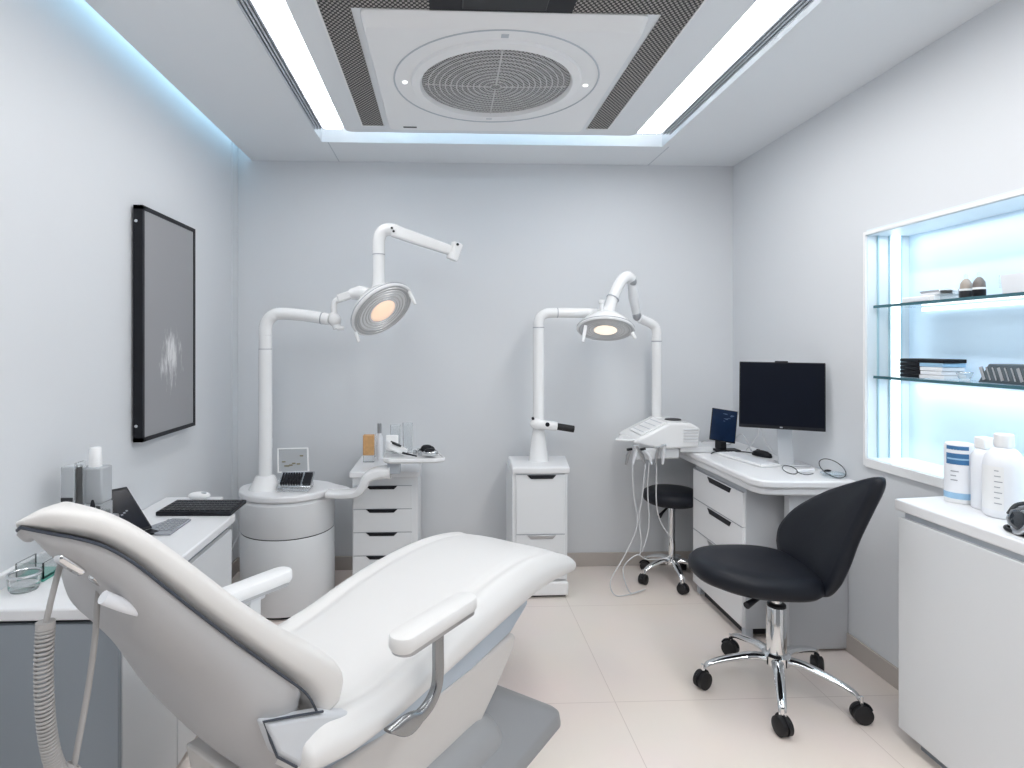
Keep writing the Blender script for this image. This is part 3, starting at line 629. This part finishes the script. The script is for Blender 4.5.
pole = MB().lathe([(.062,.767),(.060,.775),(.045,.90),(.036,.955),(.034,.96),(.034,1.585)], (qx,qy,0), n=32).build('pole', 'enamel', B)
MB().lathe([(.0352,1.585),(.0352,1.590)], (qx,qy,0), n=28).build('joint_ring', 'ink', pole)
el = smooth([(qx,qy,1.59),(qx,qy,1.62),(qx+.012,qy,1.652),(qx+.045,qy,1.675),(qx+.09,qy,1.679),(.80,qy,1.679),(.915,qy,1.676),(.945,qy-.06,1.668)],6)
arm = MB().tube(el, .031, 22).build('arm', 'enamel', B)
MB().cyl((.69,qy,1.679),(.695,qy,1.679),.0322,n=24).build('joint_ring', 'ink', arm)
gp = MB().ell((qx-.015,qy-.045,1.0),.045,.035,.035).cyl((qx-.02,qy-.05,1.0),(.68,qy-.05,.985),.03,.028,20).build('grip_clamp', 'enamel', pole)
MB().cyl((.675,qy-.05,.985),(.785,qy-.05,.967),.021,n=20).build('grip', 'rubber', gp); MB().cyl((.618,qy-.085,1.0),(.618,qy-.078,1.0),.013,n=14).cyl((.535,qy-.06,1.03),(.53,qy-.065,1.04),.008,n=10).build('knob', 'black', gp)
hc = Vector((.947,3.45,1.572)); hn = Vector((-.12,-.36,-.92)).normalized(); RB = .168
hd = lamp_head(B, hc, hn, RB, 'bulb2', [(hc+Vector((-.135,-.07,.02)), hc+Vector((-.155,-.09,-.075))), (hc+Vector((.135,-.075,-.02)), hc+Vector((.15,-.09,-.055)))])
MB().lathe([(.012,0),(.012,.05),(.018,.055),(.018,.072),(.014,.075)], hc+Vector((-.028,-.02,.10)), n=16).build('knob', 'enamel', hd)
nk = MB().tube(smooth([(.965,3.48,1.655),(.985,3.49,1.71),(1.01,3.50,1.775),(1.045,3.52,1.84),(1.08,3.54,1.882),(1.115,3.56,1.897),(1.14,3.58,1.885)],5), [.05,.047,.043,.039,.036]+[.034]*26, 22).build('neck', 'enamel', B)
MB().cyl((1.003,3.4965,1.757),(1.006,3.498,1.762),.0385,n=24).build('joint_ring', 'ink', nk)
MB().tube([(1.145,3.58,1.878),(1.165,3.61,1.78),(1.20,3.65,1.672)], [.026,.030,.026], 18).build('rear_arm', 'lacq', nk)
MB().ell((1.15,3.58,1.868),.026,.03,.03).ell((1.20,3.65,1.665),.026,.03,.034).build('pivot', 'brushed', nk)

# ------------------------------------------------------------------ desk
DK = thing('desk', 'white desk with drawers under the black monitor', 'desk', (1.7,3.3,0))
dpoly = [(1.475,3.87),(1.475,2.80),(1.50,2.745),(1.56,2.722),(1.947,2.705),(1.947,3.87)]
MB().prism(dpoly, .800, .838).build('desktop', 'white', DK, bevel=.010, seg=3)
MB().prism([(x+.012 if x<1.6 else x-.001, y+.014 if y<2.9 else y) for x,y in dpoly], .765, .801).build('apron', 'white', DK, bevel=.008)
MB().box(1.508,1.80,2.90,3.50,.055,.765).build('drawer_box', 'endp', DK, bevel=.003)
MB().box(1.655,1.947,2.775,2.82,.012,.765).build('end_panel', 'endp', DK, bevel=.004)
for x,y in ((1.53,2.93),(1.53,3.46),(1.77,3.46)): MB().box(x-.02,x+.02,y-.02,y+.02,0,.056).build('foot', 'greyp', DK, bevel=.003)
MB().box(1.53,1.80,2.96,3.42,.0,.052).build('toe_kick', 'dark', DK)
for z0_,z1_ in ((.565,.738),(.38,.561),(.06,.376)):
    dr = MB().box(1.492,1.509,2.905,3.495,z0_,z1_).build('drawer', 'white', DK, bevel=.002)
    MB().extrude([(1.488,3.02,z1_-.006),(1.488,3.30,z1_-.006),(1.488,3.27,z1_-.034),(1.488,3.04,z1_-.034)], (.012,0,0)).build('handle', 'brushed' if z1_<.4 else 'black', dr, bevel=.003)
    MB().box(1.4905,1.50,2.905,3.495,z1_+.0005,z1_+.004).build('gap', 'ink', dr)
ZD = .839
# monitor
t = thing('monitor', 'large black desktop monitor on silver stand', 'monitor', (1.76,3.1,ZD))
mc = Vector((1.738,2.985,1.218)); mx_ = Vector((.38,-.19,-.004)).normalized(); mz = Vector((.0,.10,1)).normalized(); mz = (mz-mx_*mz.dot(mx_)).normalized(); mn = mx_.cross(mz)
MB().obox(mc, mx_, mz, mn, .395, .345, .022).build('housing', 'black', t, bevel=.004)
s_ = -1 if mn.y > 0 else 1
MB().obox(mc+mn*.0115*s_+mz*.006, mx_, mz, mn, .383, .322, .002).build('screen', 'screen', t, sm=False)
MB().obox(mc+mn*.012*s_-mz*.163, mx_, mz, mn, .012, .006, .002).build('logo', 'ink', t)
MB().obox(mc+mz*.175+mn*.0*s_, mx_, mz, mn, .06, .008, .02).build('camera_bar', 'black', t, bevel=.002)
MB().obox((1.815,3.085,.955), (1,-.25,0), (0,.1,1), (.25,1,-.1), .075, .235, .012).build('stand_neck', mat('stand_silver',(.70,.72,.75),.3,.3), t, bevel=.003)
MB().prism([(1.795,3.05),(1.92,3.02),(1.935,3.15),(1.81,3.18)], ZD, ZD+.008).build('stand_base', MATS['stand_silver'], t, bevel=.003)
keyboard('keyboard', 'slim white keyboard lying in front of the monitor', (1.59,3.40,ZD), (.06,-.38,0), (.118,.02,0), .012, 'bright', 'milky', 5, 15, .003)
t = thing('computer_mouse', 'black mouse between the white keyboard and the monitor', 'mouse', (1.80,3.27,ZD))
MB().loft([[(1.825+lx_, 3.33+ly_, ZD+z) for lx_,ly_ in [(.030*k_*math.cos(2*PI*j/24)+.02*math.sin(2*PI*j/24)*k_, -.062*k_*math.sin(2*PI*j/24)) for j in range(24)]] for k_,z in ((.95,0),(1,.006),(.9,.02),(.6,.03),(.2,.034))]).build('body', 'black', t)
MB().obox((1.82,3.36,ZD+.032),(0.3,-1,0),(1,0,0),(0,0,1),.02,.006,.006).build('wheel', 'dark', t)
# tablet on its stand
t = thing('tablet_computer', 'dark blue tablet on small stand at desk back', 'tablet', (1.70,3.60,ZD))
tc_ = Vector((1.71,3.56,.985)); tx = Vector((.95,-.28,-.14)).normalized(); tz = Vector((.22,.24,.92)); tz = (tz-tx*tz.dot(tx)).normalized(); tn = tx.cross(tz); s_ = -1 if tn.y > 0 else 1
MB().obox(tc_, tx, tz, tn, .148, .20, .009).build('body', 'black', t, bevel=.003)
MB().obox(tc_+tn*.005*s_, tx, tz, tn, .138, .19, .002).build('screen', 'navy', t, sm=False)
sp = MB()
for i in range(10): sp.obox(tc_+tn*.0062*s_+tx*random.uniform(-.01,.05)+tz*random.uniform(-.02,.08), tx, tz, tn, random.uniform(.008,.026), .003, .001)
sp.build('screen_text', mat('screen_blue', (.10,.16,.28), .4), t, sm=False)
MB().box(1.63,1.78,3.48,3.56,ZD,ZD+.008).box(1.665,1.70,3.50,3.58,ZD+.006,ZD+.055).build('stand', 'black', t, bevel=.003)
# safety glasses and wires on the desk
t = thing('safety_glasses', 'clear wire rimmed face shield lying at the desk corner', 'glasses', (1.82,2.86,ZD))
g = MB()
def ringp(c0, rx, ry, n=40, tilt=.0): return [(c0[0]+rx*math.cos(2*PI*k/n), c0[1]+ry*math.sin(2*PI*k/n), c0[2]+tilt*(1+math.sin(2*PI*k/n))) for k in range(n)]
g.tube(ringp((1.885,2.80,ZD+.006),.056,.055,40,.035), .0022, 6, True).tube(ringp((1.715,2.87,ZD+.006),.033,.034,30,.014), .0022, 6, True)
g.tube(smooth([(1.747,2.865,ZD+.012),(1.757,2.845,ZD+.006),(1.775,2.825,ZD+.005),(1.80,2.815,ZD+.012)],5), .0022, 6)
g.build('wire_frame', 'dark', t)
MB().prism([(1.885+.053*math.cos(2*PI*k/32), 2.80+.051*math.sin(2*PI*k/32)) for k in range(32)], ZD+.016, ZD+.019).build('lens', mat('blue_lens',(.75,.87,.95),.05,trans=.8,ior=1.2), t)
MB().obox((1.80,2.885,ZD+.014),(1,-.2,.1),(.2,1,0),(0,0,1),.09,.018,.012).build('temple', 'milky', t, bevel=.003); MB().ell((1.865,2.805,ZD+.028),.018,.008,.006).build('nose_pad', 'black', t)
for i,(pts,lab) in enumerate((([(1.60,3.70,ZD+.004),(1.68,3.66,ZD+.05),(1.76,3.60,ZD+.02),(1.80,3.52,ZD+.1),(1.84,3.48,ZD+.008),(1.88,3.55,ZD+.004)],'white cable looping around the tablet stand'),
                 ([(1.82,3.50,ZD+.004),(1.87,3.46,ZD+.10),(1.90,3.50,ZD+.16),(1.92,3.45,ZD+.05),(1.92,3.36,ZD+.004),(1.91,3.27,ZD+.004)],'thin cable hanging behind the monitor stand'),
                 ([(1.56,3.40,ZD+.004),(1.61,3.455,ZD+.004),(1.70,3.465,ZD+.004),(1.78,3.45,ZD+.004),(1.815,3.405,ZD+.004)],'dark thin cable lying from tablet toward black mouse'))):
    tag(MB().tube(smooth(pts,8), .0032, 8).build('cable', 'cable' if i<2 else 'dark'), lab, 'cable')

# ------------------------------------------------------------------ delivery console with hanging handpieces
K = thing('delivery_console', 'white dental control console overhanging the far desk end', 'dental console', (1.45,3.6,ZD))
# sloped body: side profile in x-z, extruded in y
pf = [(1.115,.90),(1.28,.862),(1.505,.872),(1.515,.985),(1.46,1.015),(1.33,1.018),(1.14,.925)]
MB().extrude([(x,3.44,z) for x,z in pf], (0,.34,0)).build('body', 'enamel', K, bevel=.014, seg=3)
sl = Vector((.19,0,.093)).normalized(); sn_ = Vector((-sl.z,0,sl.x))
MB().obox(Vector((1.245,3.58,.977))+sn_*.004, sl, (0,1,0), sn_, .17, .22, .010).build('control_pad', 'bright', K, bevel=.004)
kp = MB()
for i in range(4): kp.obox(Vector((1.245,3.58,.977))+sl*(-.06+.04*i)+sn_*.0095, sl, (0,1,0), sn_, .004, .19, .002)
kp.build('pad_lines', 'greyp', K)
MB().lathe([(.05,0),(.047,.006),(.001,.008)], (1.41,3.60,1.017), n=28).build('dark_dial', 'dark', K)
fin = MB()
for i in range(5): fin.box(1.41,1.50,3.432,3.44,.905+.018*i,.913+.018*i)
fin.build('vent_fins', 'lacq', K, bevel=.002)
MB().box(1.255,1.40,3.47,3.70,.80,.866).build('support_box', 'lacq', K, bevel=.01)
MB().box(1.40,1.60,3.46,3.74,ZD,.874).build('mount_foot', 'lacq', K, bevel=.006)
MB().prism([(1.02,3.50),(1.20,3.44),(1.24,3.62),(1.10,3.66)], .905, .917).build('side_tray', 'enamel', K, bevel=.004)
hold = MB().box(1.13,1.26,3.445,3.50,.80,.87).build('handpiece_holder', 'lacq', K, bevel=.008)
rk = random.Random(2)
for i in range(6):
    x = 1.075+.043*i; y = 3.43+.006*(i%2); tilt = rk.uniform(-.035,.02)
    hp = MB().tube([(x+tilt-.01,y-.02,.865+.01*(i%3)),(x,y,.83),(x-tilt*.6,y+.005,.775)], [.008,.011,.006], 10).build('handpiece', 'brushed' if i%2==0 else 'milky', K)
    MB().cyl((x+tilt-.03,y-.022,.868+.01*(i%3)),(x+tilt,y-.022,.872+.01*(i%3)),.008,n=10).build('tip', 'black' if i in (0,3) else 'chrome', hp)
cords = [[(1.10,3.43,.785),(1.11,3.43,.60),(1.13,3.43,.42),(1.06,3.43,.25),(.97,3.42,.10),(1.0,3.42,.012),(1.12,3.45,.012),(1.20,3.50,.012)],
         [(1.18,3.43,.785),(1.16,3.43,.58),(1.14,3.43,.46),(1.155,3.43,.33),(1.15,3.44,.24)],
         [(1.25,3.44,.785),(1.252,3.45,.55),(1.29,3.48,.42),(1.36,3.48,.30),(1.33,3.46,.22),(1.20,3.45,.21),(1.13,3.44,.24),(1.05,3.44,.16),(1.09,3.45,.02),(1.16,3.48,.012)],
         [(1.205,3.44,.785),(1.20,3.45,.62),(1.21,3.46,.40),(1.17,3.46,.25)]]
for c_ in cords: MB().tube(smooth(c_,8), .0034, 8).build('cord', 'cable', K)
rp = MB().lathe([(.05,.985),(.05,1.0),(.031,1.02),(.031,1.53)], (1.355,3.73,0), n=28).build('support_pole', 'enamel', K)
MB().lathe([(.0325,1.50),(.0325,1.507)], (1.355,3.73,0), n=28).build('joint_ring', 'ink', rp)
MB().tube(smooth([(1.355,3.73,1.53),(1.355,3.73,1.57),(1.342,3.73,1.60),(1.31,3.72,1.622),(1.275,3.715,1.636),(1.232,3.70,1.652)],6), .030, 20).build('bend', 'enamel', rp)

# ------------------------------------------------------------------ stools
def caster(parent, x, y, ang, r=.034):
    d = Vector((math.cos(ang), math.sin(ang), 0)); q = Vector((-d.y, d.x, 0))
    c_ = Vector((x,y,r))
    cs = MB().lathe([(r*.75,-.026),(r,-.021),(r,-.004),(r*.8,-.003),(r*.8,.003),(r,.004),(r,.021),(r*.75,.026)], c_, q, n=24).build('caster', 'rubber', parent)
    MB().cyl(c_+Vector((0,0,r*.2)), c_+Vector((0,0,r+.03)), .007, n=10).build('stem', 'chrome', cs)
    MB().tube([tuple(c_+q*0+d*(r+.003)*math.cos(a)+Vector((0,0,1))*(r+.003)*math.sin(a)) for a in [math.radians(20+14*k) for k in range(11)]], .006, 8).build('hood', 'black', cs)
def five_star(root, cx_, cy_, R_, a0, zh, hub_r, cr):
    for k in range(5):
        a = math.radians(a0+72*k); ca, sa = math.cos(a), math.sin(a)
        pts = smooth([(.02,zh),(R_*.35,zh+.005),(R_*.75,zh-.02),(R_*.95,zh-.045),(R_,zh-.075)],5)
        rg = []
        for i,(r_,z_) in enumerate(pts):
            f_ = i/(len(pts)-1); hw_, hh = .026-.014*f_, .017-.008*f_
            rg.append([(cx_+r_*ca-sa*hw_*math.cos(2*PI*j/14), cy_+r_*sa+ca*hw_*math.cos(2*PI*j/14), z_+hh*math.sin(2*PI*j/14)) for j in range(14)])
        lg = MB().loft(rg).build('leg', 'chrome', root)
        caster(lg, cx_+R_*ca, cy_+R_*sa, a+.6, cr)
S = thing('swivel_chair', 'black padded swivel chair with chrome star base before the desk', 'chair', (1.41,2.46,0), group='black swivel seats')
sc = (1.305,2.455)
rings = []
for k_,z in ((.80,.486),(.93,.492),(.99,.508),(1.0,.528),(.985,.548),(.93,.563),(.80,.570),(.55,.568),(.25,.563)):
    rings.append([(sc[0]+.258*k_*sgnp(math.cos(2*PI*j/56),.8)*(1), sc[1]+.225*k_*sgnp(math.sin(2*PI*j/56),.85)*(1+.12*math.cos(2*PI*j/56)), z+.022*k_*math.cos(2*PI*j/56)*-.4-.016*max(0,math.cos(2*PI*j/56+0.9))*k_) for j in range(56)])
MB().loft(rings).build('seat', 'leather', S, ang=80)
# backrest: curved panel on the right side of the seat
BR = [(2.656, 0.578), (2.663, 0.649), (2.6, 0.749), (2.466, 0.85), (2.304, 0.93), (2.168, 0.981), (2.131, 0.959), (2.163, 0.85), (2.198, 0.729), (2.217, 0.604), (2.245, 0.519), (2.3, 0.472), (2.36, 0.49), (2.457, 0.505), (2.566, 0.514), (2.626, 0.538)]
BR = smooth(BR+[BR[0]], 5)[:-1]
ctr = (2.42,.70)
def bx_at(y,z): return 1.525+.29*(z-.55)-.35*(y-2.45)**2
fr_, bk_ = [], []
rg = []
for k_,off in ((.02,-.012),(.5,-.014),(.85,-.012),(.95,-.006),(1.0,.010),(1.0,.028),(.94,.044),(.80,.054),(.45,.060),(.02,.062)):
    rg.append([(bx_at(ctr[0]+(y-ctr[0])*k_, ctr[1]+(z-ctr[1])*k_)+off, ctr[0]+(y-ctr[0])*k_, ctr[1]+(z-ctr[1])*k_) for y,z in BR])
MB().loft(rg).build('backrest', 'leather', S, ang=80)
cx_, cy_ = 1.413, 2.462
MB().lathe([(.026,.13),(.040,.135),(.040,.36),(.036,.368)], (cx_,cy_,0), n=28).build('column', 'chrome', S)
MB().lathe([(.037,.366),(.037,.376),(.030,.38)], (cx_,cy_,0), n=24).build('column_collar', 'black', S)
MB().lathe([(.021,.375),(.021,.49)], (cx_,cy_,0), n=24).build('piston', 'chrome', S)
MB().box(cx_-.09,cx_+.09,cy_-.07,cy_+.07,.470,.492).build('mount_plate', 'black', S, bevel=.004)
MB().tube([(1.36,2.38,.474),(1.25,2.31,.468),(1.185,2.275,.455)], [.007,.009,.014], 12).build('lever', 'black', S)
MB().lathe([(.05,.125),(.056,.13),(.056,.165),(.045,.175)], (cx_,cy_,0), n=28).build('hub', 'chrome', S)
five_star(S, cx_, cy_, .305, 172, .145, .05, .036)
S2 = thing('swivel_chair', 'round black stool tucked under the desk beside the back wall', 'stool', (1.42,3.65,0), group='black swivel seats')
ax_, ay_ = 1.425, 3.66
MB().lathe([(.10,.485),(.145,.488),(.170,.505),(.178,.53),(.170,.555),(.14,.572),(.08,.578),(.001,.579)], (ax_,ay_,0), n=44).build('seat', 'leather', S2, ang=80)
MB().lathe([(.022,.10),(.022,.485)], (ax_,ay_,0), n=20).build('column', 'chrome', S2)
MB().tube([(1.39,3.62,.475),(1.33,3.56,.455),(1.30,3.53,.44)], [.006,.008,.013], 10).build('lever', 'black', S2)
MB().lathe([(.04,.105),(.045,.11),(.045,.14),(.035,.15)], (ax_,ay_,0), n=24).build('hub', 'chrome', S2)
five_star(S2, ax_, ay_, .205, 195, .125, .04, .030)

# ------------------------------------------------------------------ right cabinet and its bottles
RC = thing('storage_cabinet', 'tall white cabinet at right below the lit niche', 'cabinet', (1.82,1.5,0))
MB().prism([(1.69,.55),(1.69,2.155),(1.945,2.195),(1.945,.55)], .862, .902).build('worktop', 'white', RC, bevel=.005)
MB().box(1.722,1.945,.56,2.143,.07,.862).build('carcass', 'lacq', RC, bevel=.002)
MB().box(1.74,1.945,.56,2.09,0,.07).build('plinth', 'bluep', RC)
for a,b_ in ((1.36,2.145),(.57,1.354)):
    MB().box(1.697,1.722,a,b_,.05,.838).build('door', 'lacq', RC, bevel=.003)
MB().box(1.712,1.724,.56,2.13,.838,.862).build('handle_gap', 'greyp', RC)
def band(root, name, m_, cxx, cyy, r, z0_, z1_, a0, a1):
    n_ = 16; pts = [(cxx+r*math.cos(math.radians(a0+(a1-a0)*k/n_)), cyy+r*math.sin(math.radians(a0+(a1-a0)*k/n_))) for k in range(n_+1)]
    return MB().loft([[(x,y,z) for x,y in pts] for z in (z0_,z1_)], closed=False, cap=False).build(name, m_, root)
bx, by = 1.895, 2.10
t = thing('chemical_bottle', 'white canister with blue label bands on right cabinet', 'bottle', (bx,by,.903), group='bottles on the right cabinet')
MB().lathe([(.043,0),(.046,.005),(.046,.205),(.042,.215),(.030,.218)], (bx,by,.903), n=36).build('body', 'bright', t)
lb = band(t, 'label', 'milky', bx, by, .0466, .92, 1.10, 150, 330)
band(lb, 'blue_band', 'blue', bx, by, .0472, 1.045, 1.085, 175, 262); band(lb, 'blue_stripe', 'lblue', bx, by, .0476, 1.062, 1.068, 180, 262)
band(lb, 'pale_band', 'lblue', bx, by, .0472, .920, .942, 150, 330)
band(t, 'top_band', 'blue', bx, by, .0466, 1.098, 1.112, 175, 262)
for i in range(9): band(lb, 'print_line', 'ink', bx, by, .0473, 1.075-.015*i, 1.078-.015*i, 280, 280+26+ (i*7)%12)
for i in range(3): band(lb, 'print_line', 'ink', bx, by, .0473, 1.018-.016*i, 1.022-.016*i, 195, 195+30-(i*9)%14)
bx, by = 1.906, 2.012
t = thing('chemical_bottle', 'smaller white bottle with square cap between canister and jug', 'bottle', (bx,by,.903), group='bottles on the right cabinet')
MB().lathe([(.034,0),(.037,.005),(.037,.185),(.028,.205),(.016,.212)], (bx,by,.903), n=30).build('body', 'milky', t); MB().box(bx-.021,bx+.021,by-.021,by+.021,1.113,1.155).build('cap', 'bright', t, bevel=.005)
bx, by = 1.882, 1.914
t = thing('chemical_bottle', 'largest white jug with round cap beside black device', 'bottle', (bx,by,.903), group='bottles on the right cabinet')
MB().lathe([(.050,0),(.055,.006),(.056,.02),(.056,.175),(.050,.205),(.034,.226),(.024,.232),(.024,.24)], (bx,by,.903), n=40).build('body', 'milky', t)
MB().lathe([(.027,.236),(.028,.24),(.027,.275),(.024,.278)], (bx,by,.903), n=28).build('cap', 'bright', t)
lb = band(t, 'label', 'bright', bx, by, .0567, .93, 1.075, 140, 225)
for i in range(7): band(lb, 'print_line', 'ink', bx, by, .0573, 1.06-.018*i, 1.063-.018*i, 200, 212+(i*5)%11)
t = thing('headlamp', 'black glossy goggle device at the right cabinet front edge', 'device', (1.79,1.72,.903))
MB().loft([[(1.80+rx*math.cos(2*PI*j/28), 1.70+ry*math.sin(2*PI*j/28), z+.006*math.cos(2*PI*j/28)) for j in range(28)] for rx,ry,z in ((.05,.085,.909),(.062,.10,.918),(.066,.105,.94),(.055,.095,.966),(.03,.06,.982),(.005,.01,.985))]).build('shell', mat('gloss_black',(.02,.025,.032),.15,coat=.5), t)
MB().torus((1.752,1.725,.94),(-.8,.35,.4),.034,.008,32,8).build('lens_ring', 'brushed', t); MB().lathe([(.032,0),(.02,.004),(.001,.005)], (1.752,1.725,.94), (-.8,.35,.4), n=24).build('lens', 'screen', t)
MB().tube(smooth([(1.77,1.785,.95),(1.80,1.79,.975),(1.84,1.78,.985)],5), .006, 8).build('strap', 'dark', t)
MB().tube(smooth([(1.745,1.66,.909),(1.74,1.75,.909),(1.77,1.79,.909),(1.84,1.795,.909)],5), .006, 8).build('base_cord', 'black', t)

# ------------------------------------------------------------------ things on the niche shelves
z = 1.661
t = thing('carton', 'flat white carton at the far end of upper shelf', 'box', (2.06,2.44,z), group='cartons on the upper shelf')
MB().box(2.01,2.11,2.35,2.52,z,z+.026).build('box', 'bright', t, bevel=.003); MB().box(2.007,2.01,2.37,2.50,z+.006,z+.02).build('face_label', 'milky', t)
t = thing('carton', 'flat white carton lying on top of the far upper shelf carton', 'box', (2.06,2.39,z+.026), group='cartons on the upper shelf')
MB().box(2.02,2.11,2.335,2.43,z+.0265,z+.046).build('box', 'milky', t, bevel=.003); MB().box(2.017,2.02,2.335,2.43,z+.04,z+.046).build('lid', 'ink', t)
for y, c2, lab in ((2.243,'silver','dropper bottle with grey shoulder and dark base on upper shelf'),(2.186,'black','dropper bottle with black band on upper shelf')):
    t = thing('dropper_bottle', lab, 'bottle', (2.05,y,z), group='dropper bottles on the upper shelf')
    MB().lathe([(.019,0),(.021,.004),(.021,.032)], (2.05,y,z), n=24).build('base', 'black' if c2=='black' else 'dark', t); MB().lathe([(.0208,.032),(.0208,.04)], (2.05,y,z), n=24).build('band', 'bright', t)
    MB().lathe([(.0205,.04),(.019,.06),(.012,.074),(.006,.08)], (2.05,y,z), n=24).build('shoulder', mat('brown_grey',(.17,.15,.14),.3) if c2=='black' else mat('taupe',(.36,.31,.27),.3), t); MB().lathe([(.006,.078),(.006,.093),(.004,.098)], (2.05,y,z), n=14).build('tip', 'clearp', t)
t = tag(MB().prism(rrect(2.02,2.08,2.30,2.335,.01,4), z, z+.045).build('clear_vial','clearp'), 'short clear vial beside the dropper bottles', 'vial')
t = thing('storage_tub', 'pale white storage tub on the upper shelf', 'tub', (2.05,2.08,z))
MB().loft([[(x,y,zz) for x,y in rrect(2.04+a,2.13-a,1.985+a,2.09-a,.015)] for a,zz in ((.008,z),(0,z+.008),(-.004,z+.075),(.004,z+.075),(.006,z+.012))]).build('tub', 'milky', t); MB().box(2.045,2.125,2.092,2.10,z+.03,z+.076).build('lid_flap', 'clearp', t, bevel=.002)
t = thing('jar', 'white lidded jar on the upper shelf beside the tub', 'jar', (2.05,1.925,z))
MB().lathe([(.028,0),(.03,.005),(.03,.06),(.022,.068)], (2.05,1.925,z), n=26).build('body', 'bright', t); MB().lathe([(.031,.066),(.031,.09),(.027,.094)], (2.05,1.925,z), n=26).build('lid', 'silver', t)
z = 1.339
labs = ['lowest dark case of the stack on the lower shelf','second dark case from the bottom of the stack','third dark case from the bottom of the stack','dark case second from the top of the stack','topmost dark case of the stack on lower shelf']
for i in range(5):
    t = thing('instrument_cassette', labs[i], 'case', (2.06,2.43,z+.0166*i), group='stacked dark cases on the lower shelf')
    zz = z+.0167*i; dd = .004*((i*3)%4)
    MB().box(2.02,2.12,2.44-dd*.5,2.545,zz,zz+.0155).build('dark_half', 'black', t, bevel=.003)
    MB().box(2.022,2.12,2.315+dd,2.44-dd*.5,zz,zz+.0155).build('pale_half', 'black' if i==4 else ('lblue' if i==3 else 'milky'), t, bevel=.002)
t = thing('glass_bowl', 'small clear glass bowl beside the stacked dark cases', 'bowl', (2.06,2.26,z))
MB().lathe([(.016,0),(.018,.004),(.028,.032),(.026,.032),(.015,.008),(.001,.008)], (2.06,2.26,z), n=24, cap=False).build('bowl', 'clearp', t); MB().torus((2.06,2.26,z+.032),(0,0,1),.027,.002,24,6).build('rim', 'silver', t)
t = thing('instrument_rack', 'dark slanted rack of metal tools on the lower shelf', 'rack', (2.05,2.05,z))
MB().extrude([(2.0,2.14,z),(2.0,1.88,z),(2.0,1.88,z+.072),(2.0,2.095,z+.072)], (.1,0,0)).build('rack_body', mat('rack_dark',(.09,.12,.14),.35), t, bevel=.004)
rk_ = MB()
for i in range(9): rk_.obox((1.998,2.115-.024*i,z+.036),(0,.35,1),(0,1,-.35),(1,0,0),.05,.006 if i%3 else .012,.006)
rk_.build('tools', 'silver', t)

# ------------------------------------------------------------------ cables left of the drum
t = thing('wall_outlet', 'small white socket box low on back wall beside drum lamp', 'socket', (-1.15,D,.83))
MB().box(-1.20,-1.13,D-.02,D,.80,.87).build('plate', 'bright', t, bevel=.003); MB().box(-1.185,-1.145,D-.024,D-.02,.82,.85).build('socket_face', 'milky', t, bevel=.002)
tag(MB().tube(smooth([(-1.165,D-.03,.82),(-1.19,3.84,.62),(-1.20,3.72,.45),(-1.22,3.40,.30),(-1.10,2.95,.35),(-1.05,2.70,.45)],8), .004, 8).build('cable', 'cable'), 'thin white cable running from wall socket down behind drum', 'cable')

# ------------------------------------------------------------------ lights, world, camera
E_ = .9
area('strip_left_lamp', (-.62,1.2,H-.03), (0,0,0), .09, 4.0, 12*E_, (1,.985,.97))
area('strip_right_lamp', (1.155,1.2,H-.03), (0,0,0), .11, 4.0, 26*E_, (1,.985,.97))
area('cove_left_lamp', (-1.242,1.35,H+.082), (0,math.radians(-62),0), .03, 5.0, 15, (.58,.86,1))
area('niche_top_lamp', (2.05,1.95,NZ1-.012), (0,0,0), .10, 1.3, 2.2, (.85,.95,1))
area('niche_shelf_lamp', (2.10,1.95,1.315), (0,0,0), .04, 1.3, 1.8, (.85,.95,1))
area('added_fill_lamp', (.3,-.2,2.6), (math.radians(12),0,0), 1.8, 1.2, 17, (1,.99,.98))  # added soft fill above and behind the camera, no visible fitting
w = bpy.data.worlds.new('world'); bpy.context.scene.world = w; w.use_nodes = True
w.node_tree.nodes['Background'].inputs[0].default_value = (.93,.96,1,1); w.node_tree.nodes['Background'].inputs[1].default_value = .25

cam = bpy.data.cameras.new('camera'); co = bpy.data.objects.new('camera', cam); col.objects.link(co)
co.location = (0,0,1.48); co.rotation_euler = (PI/2, 0, -math.radians(2.3))
cam.sensor_width = 36; cam.lens = 590/1024*36; cam.shift_x = (512-468.7)/1024; cam.shift_y = -(384-345)/1024
cam.clip_start = .02
sc_ = bpy.context.scene; sc_.camera = co
sc_.view_settings.view_transform = 'Standard'; sc_.view_settings.look = 'None'; sc_.view_settings.exposure = -.08; sc_.view_settings.gamma = 1
sc_.cycles.max_bounces = 10; sc_.cycles.diffuse_bounces = 5; sc_.cycles.transparent_max_bounces = 12; sc_.cycles.sample_clamp_indirect = 6
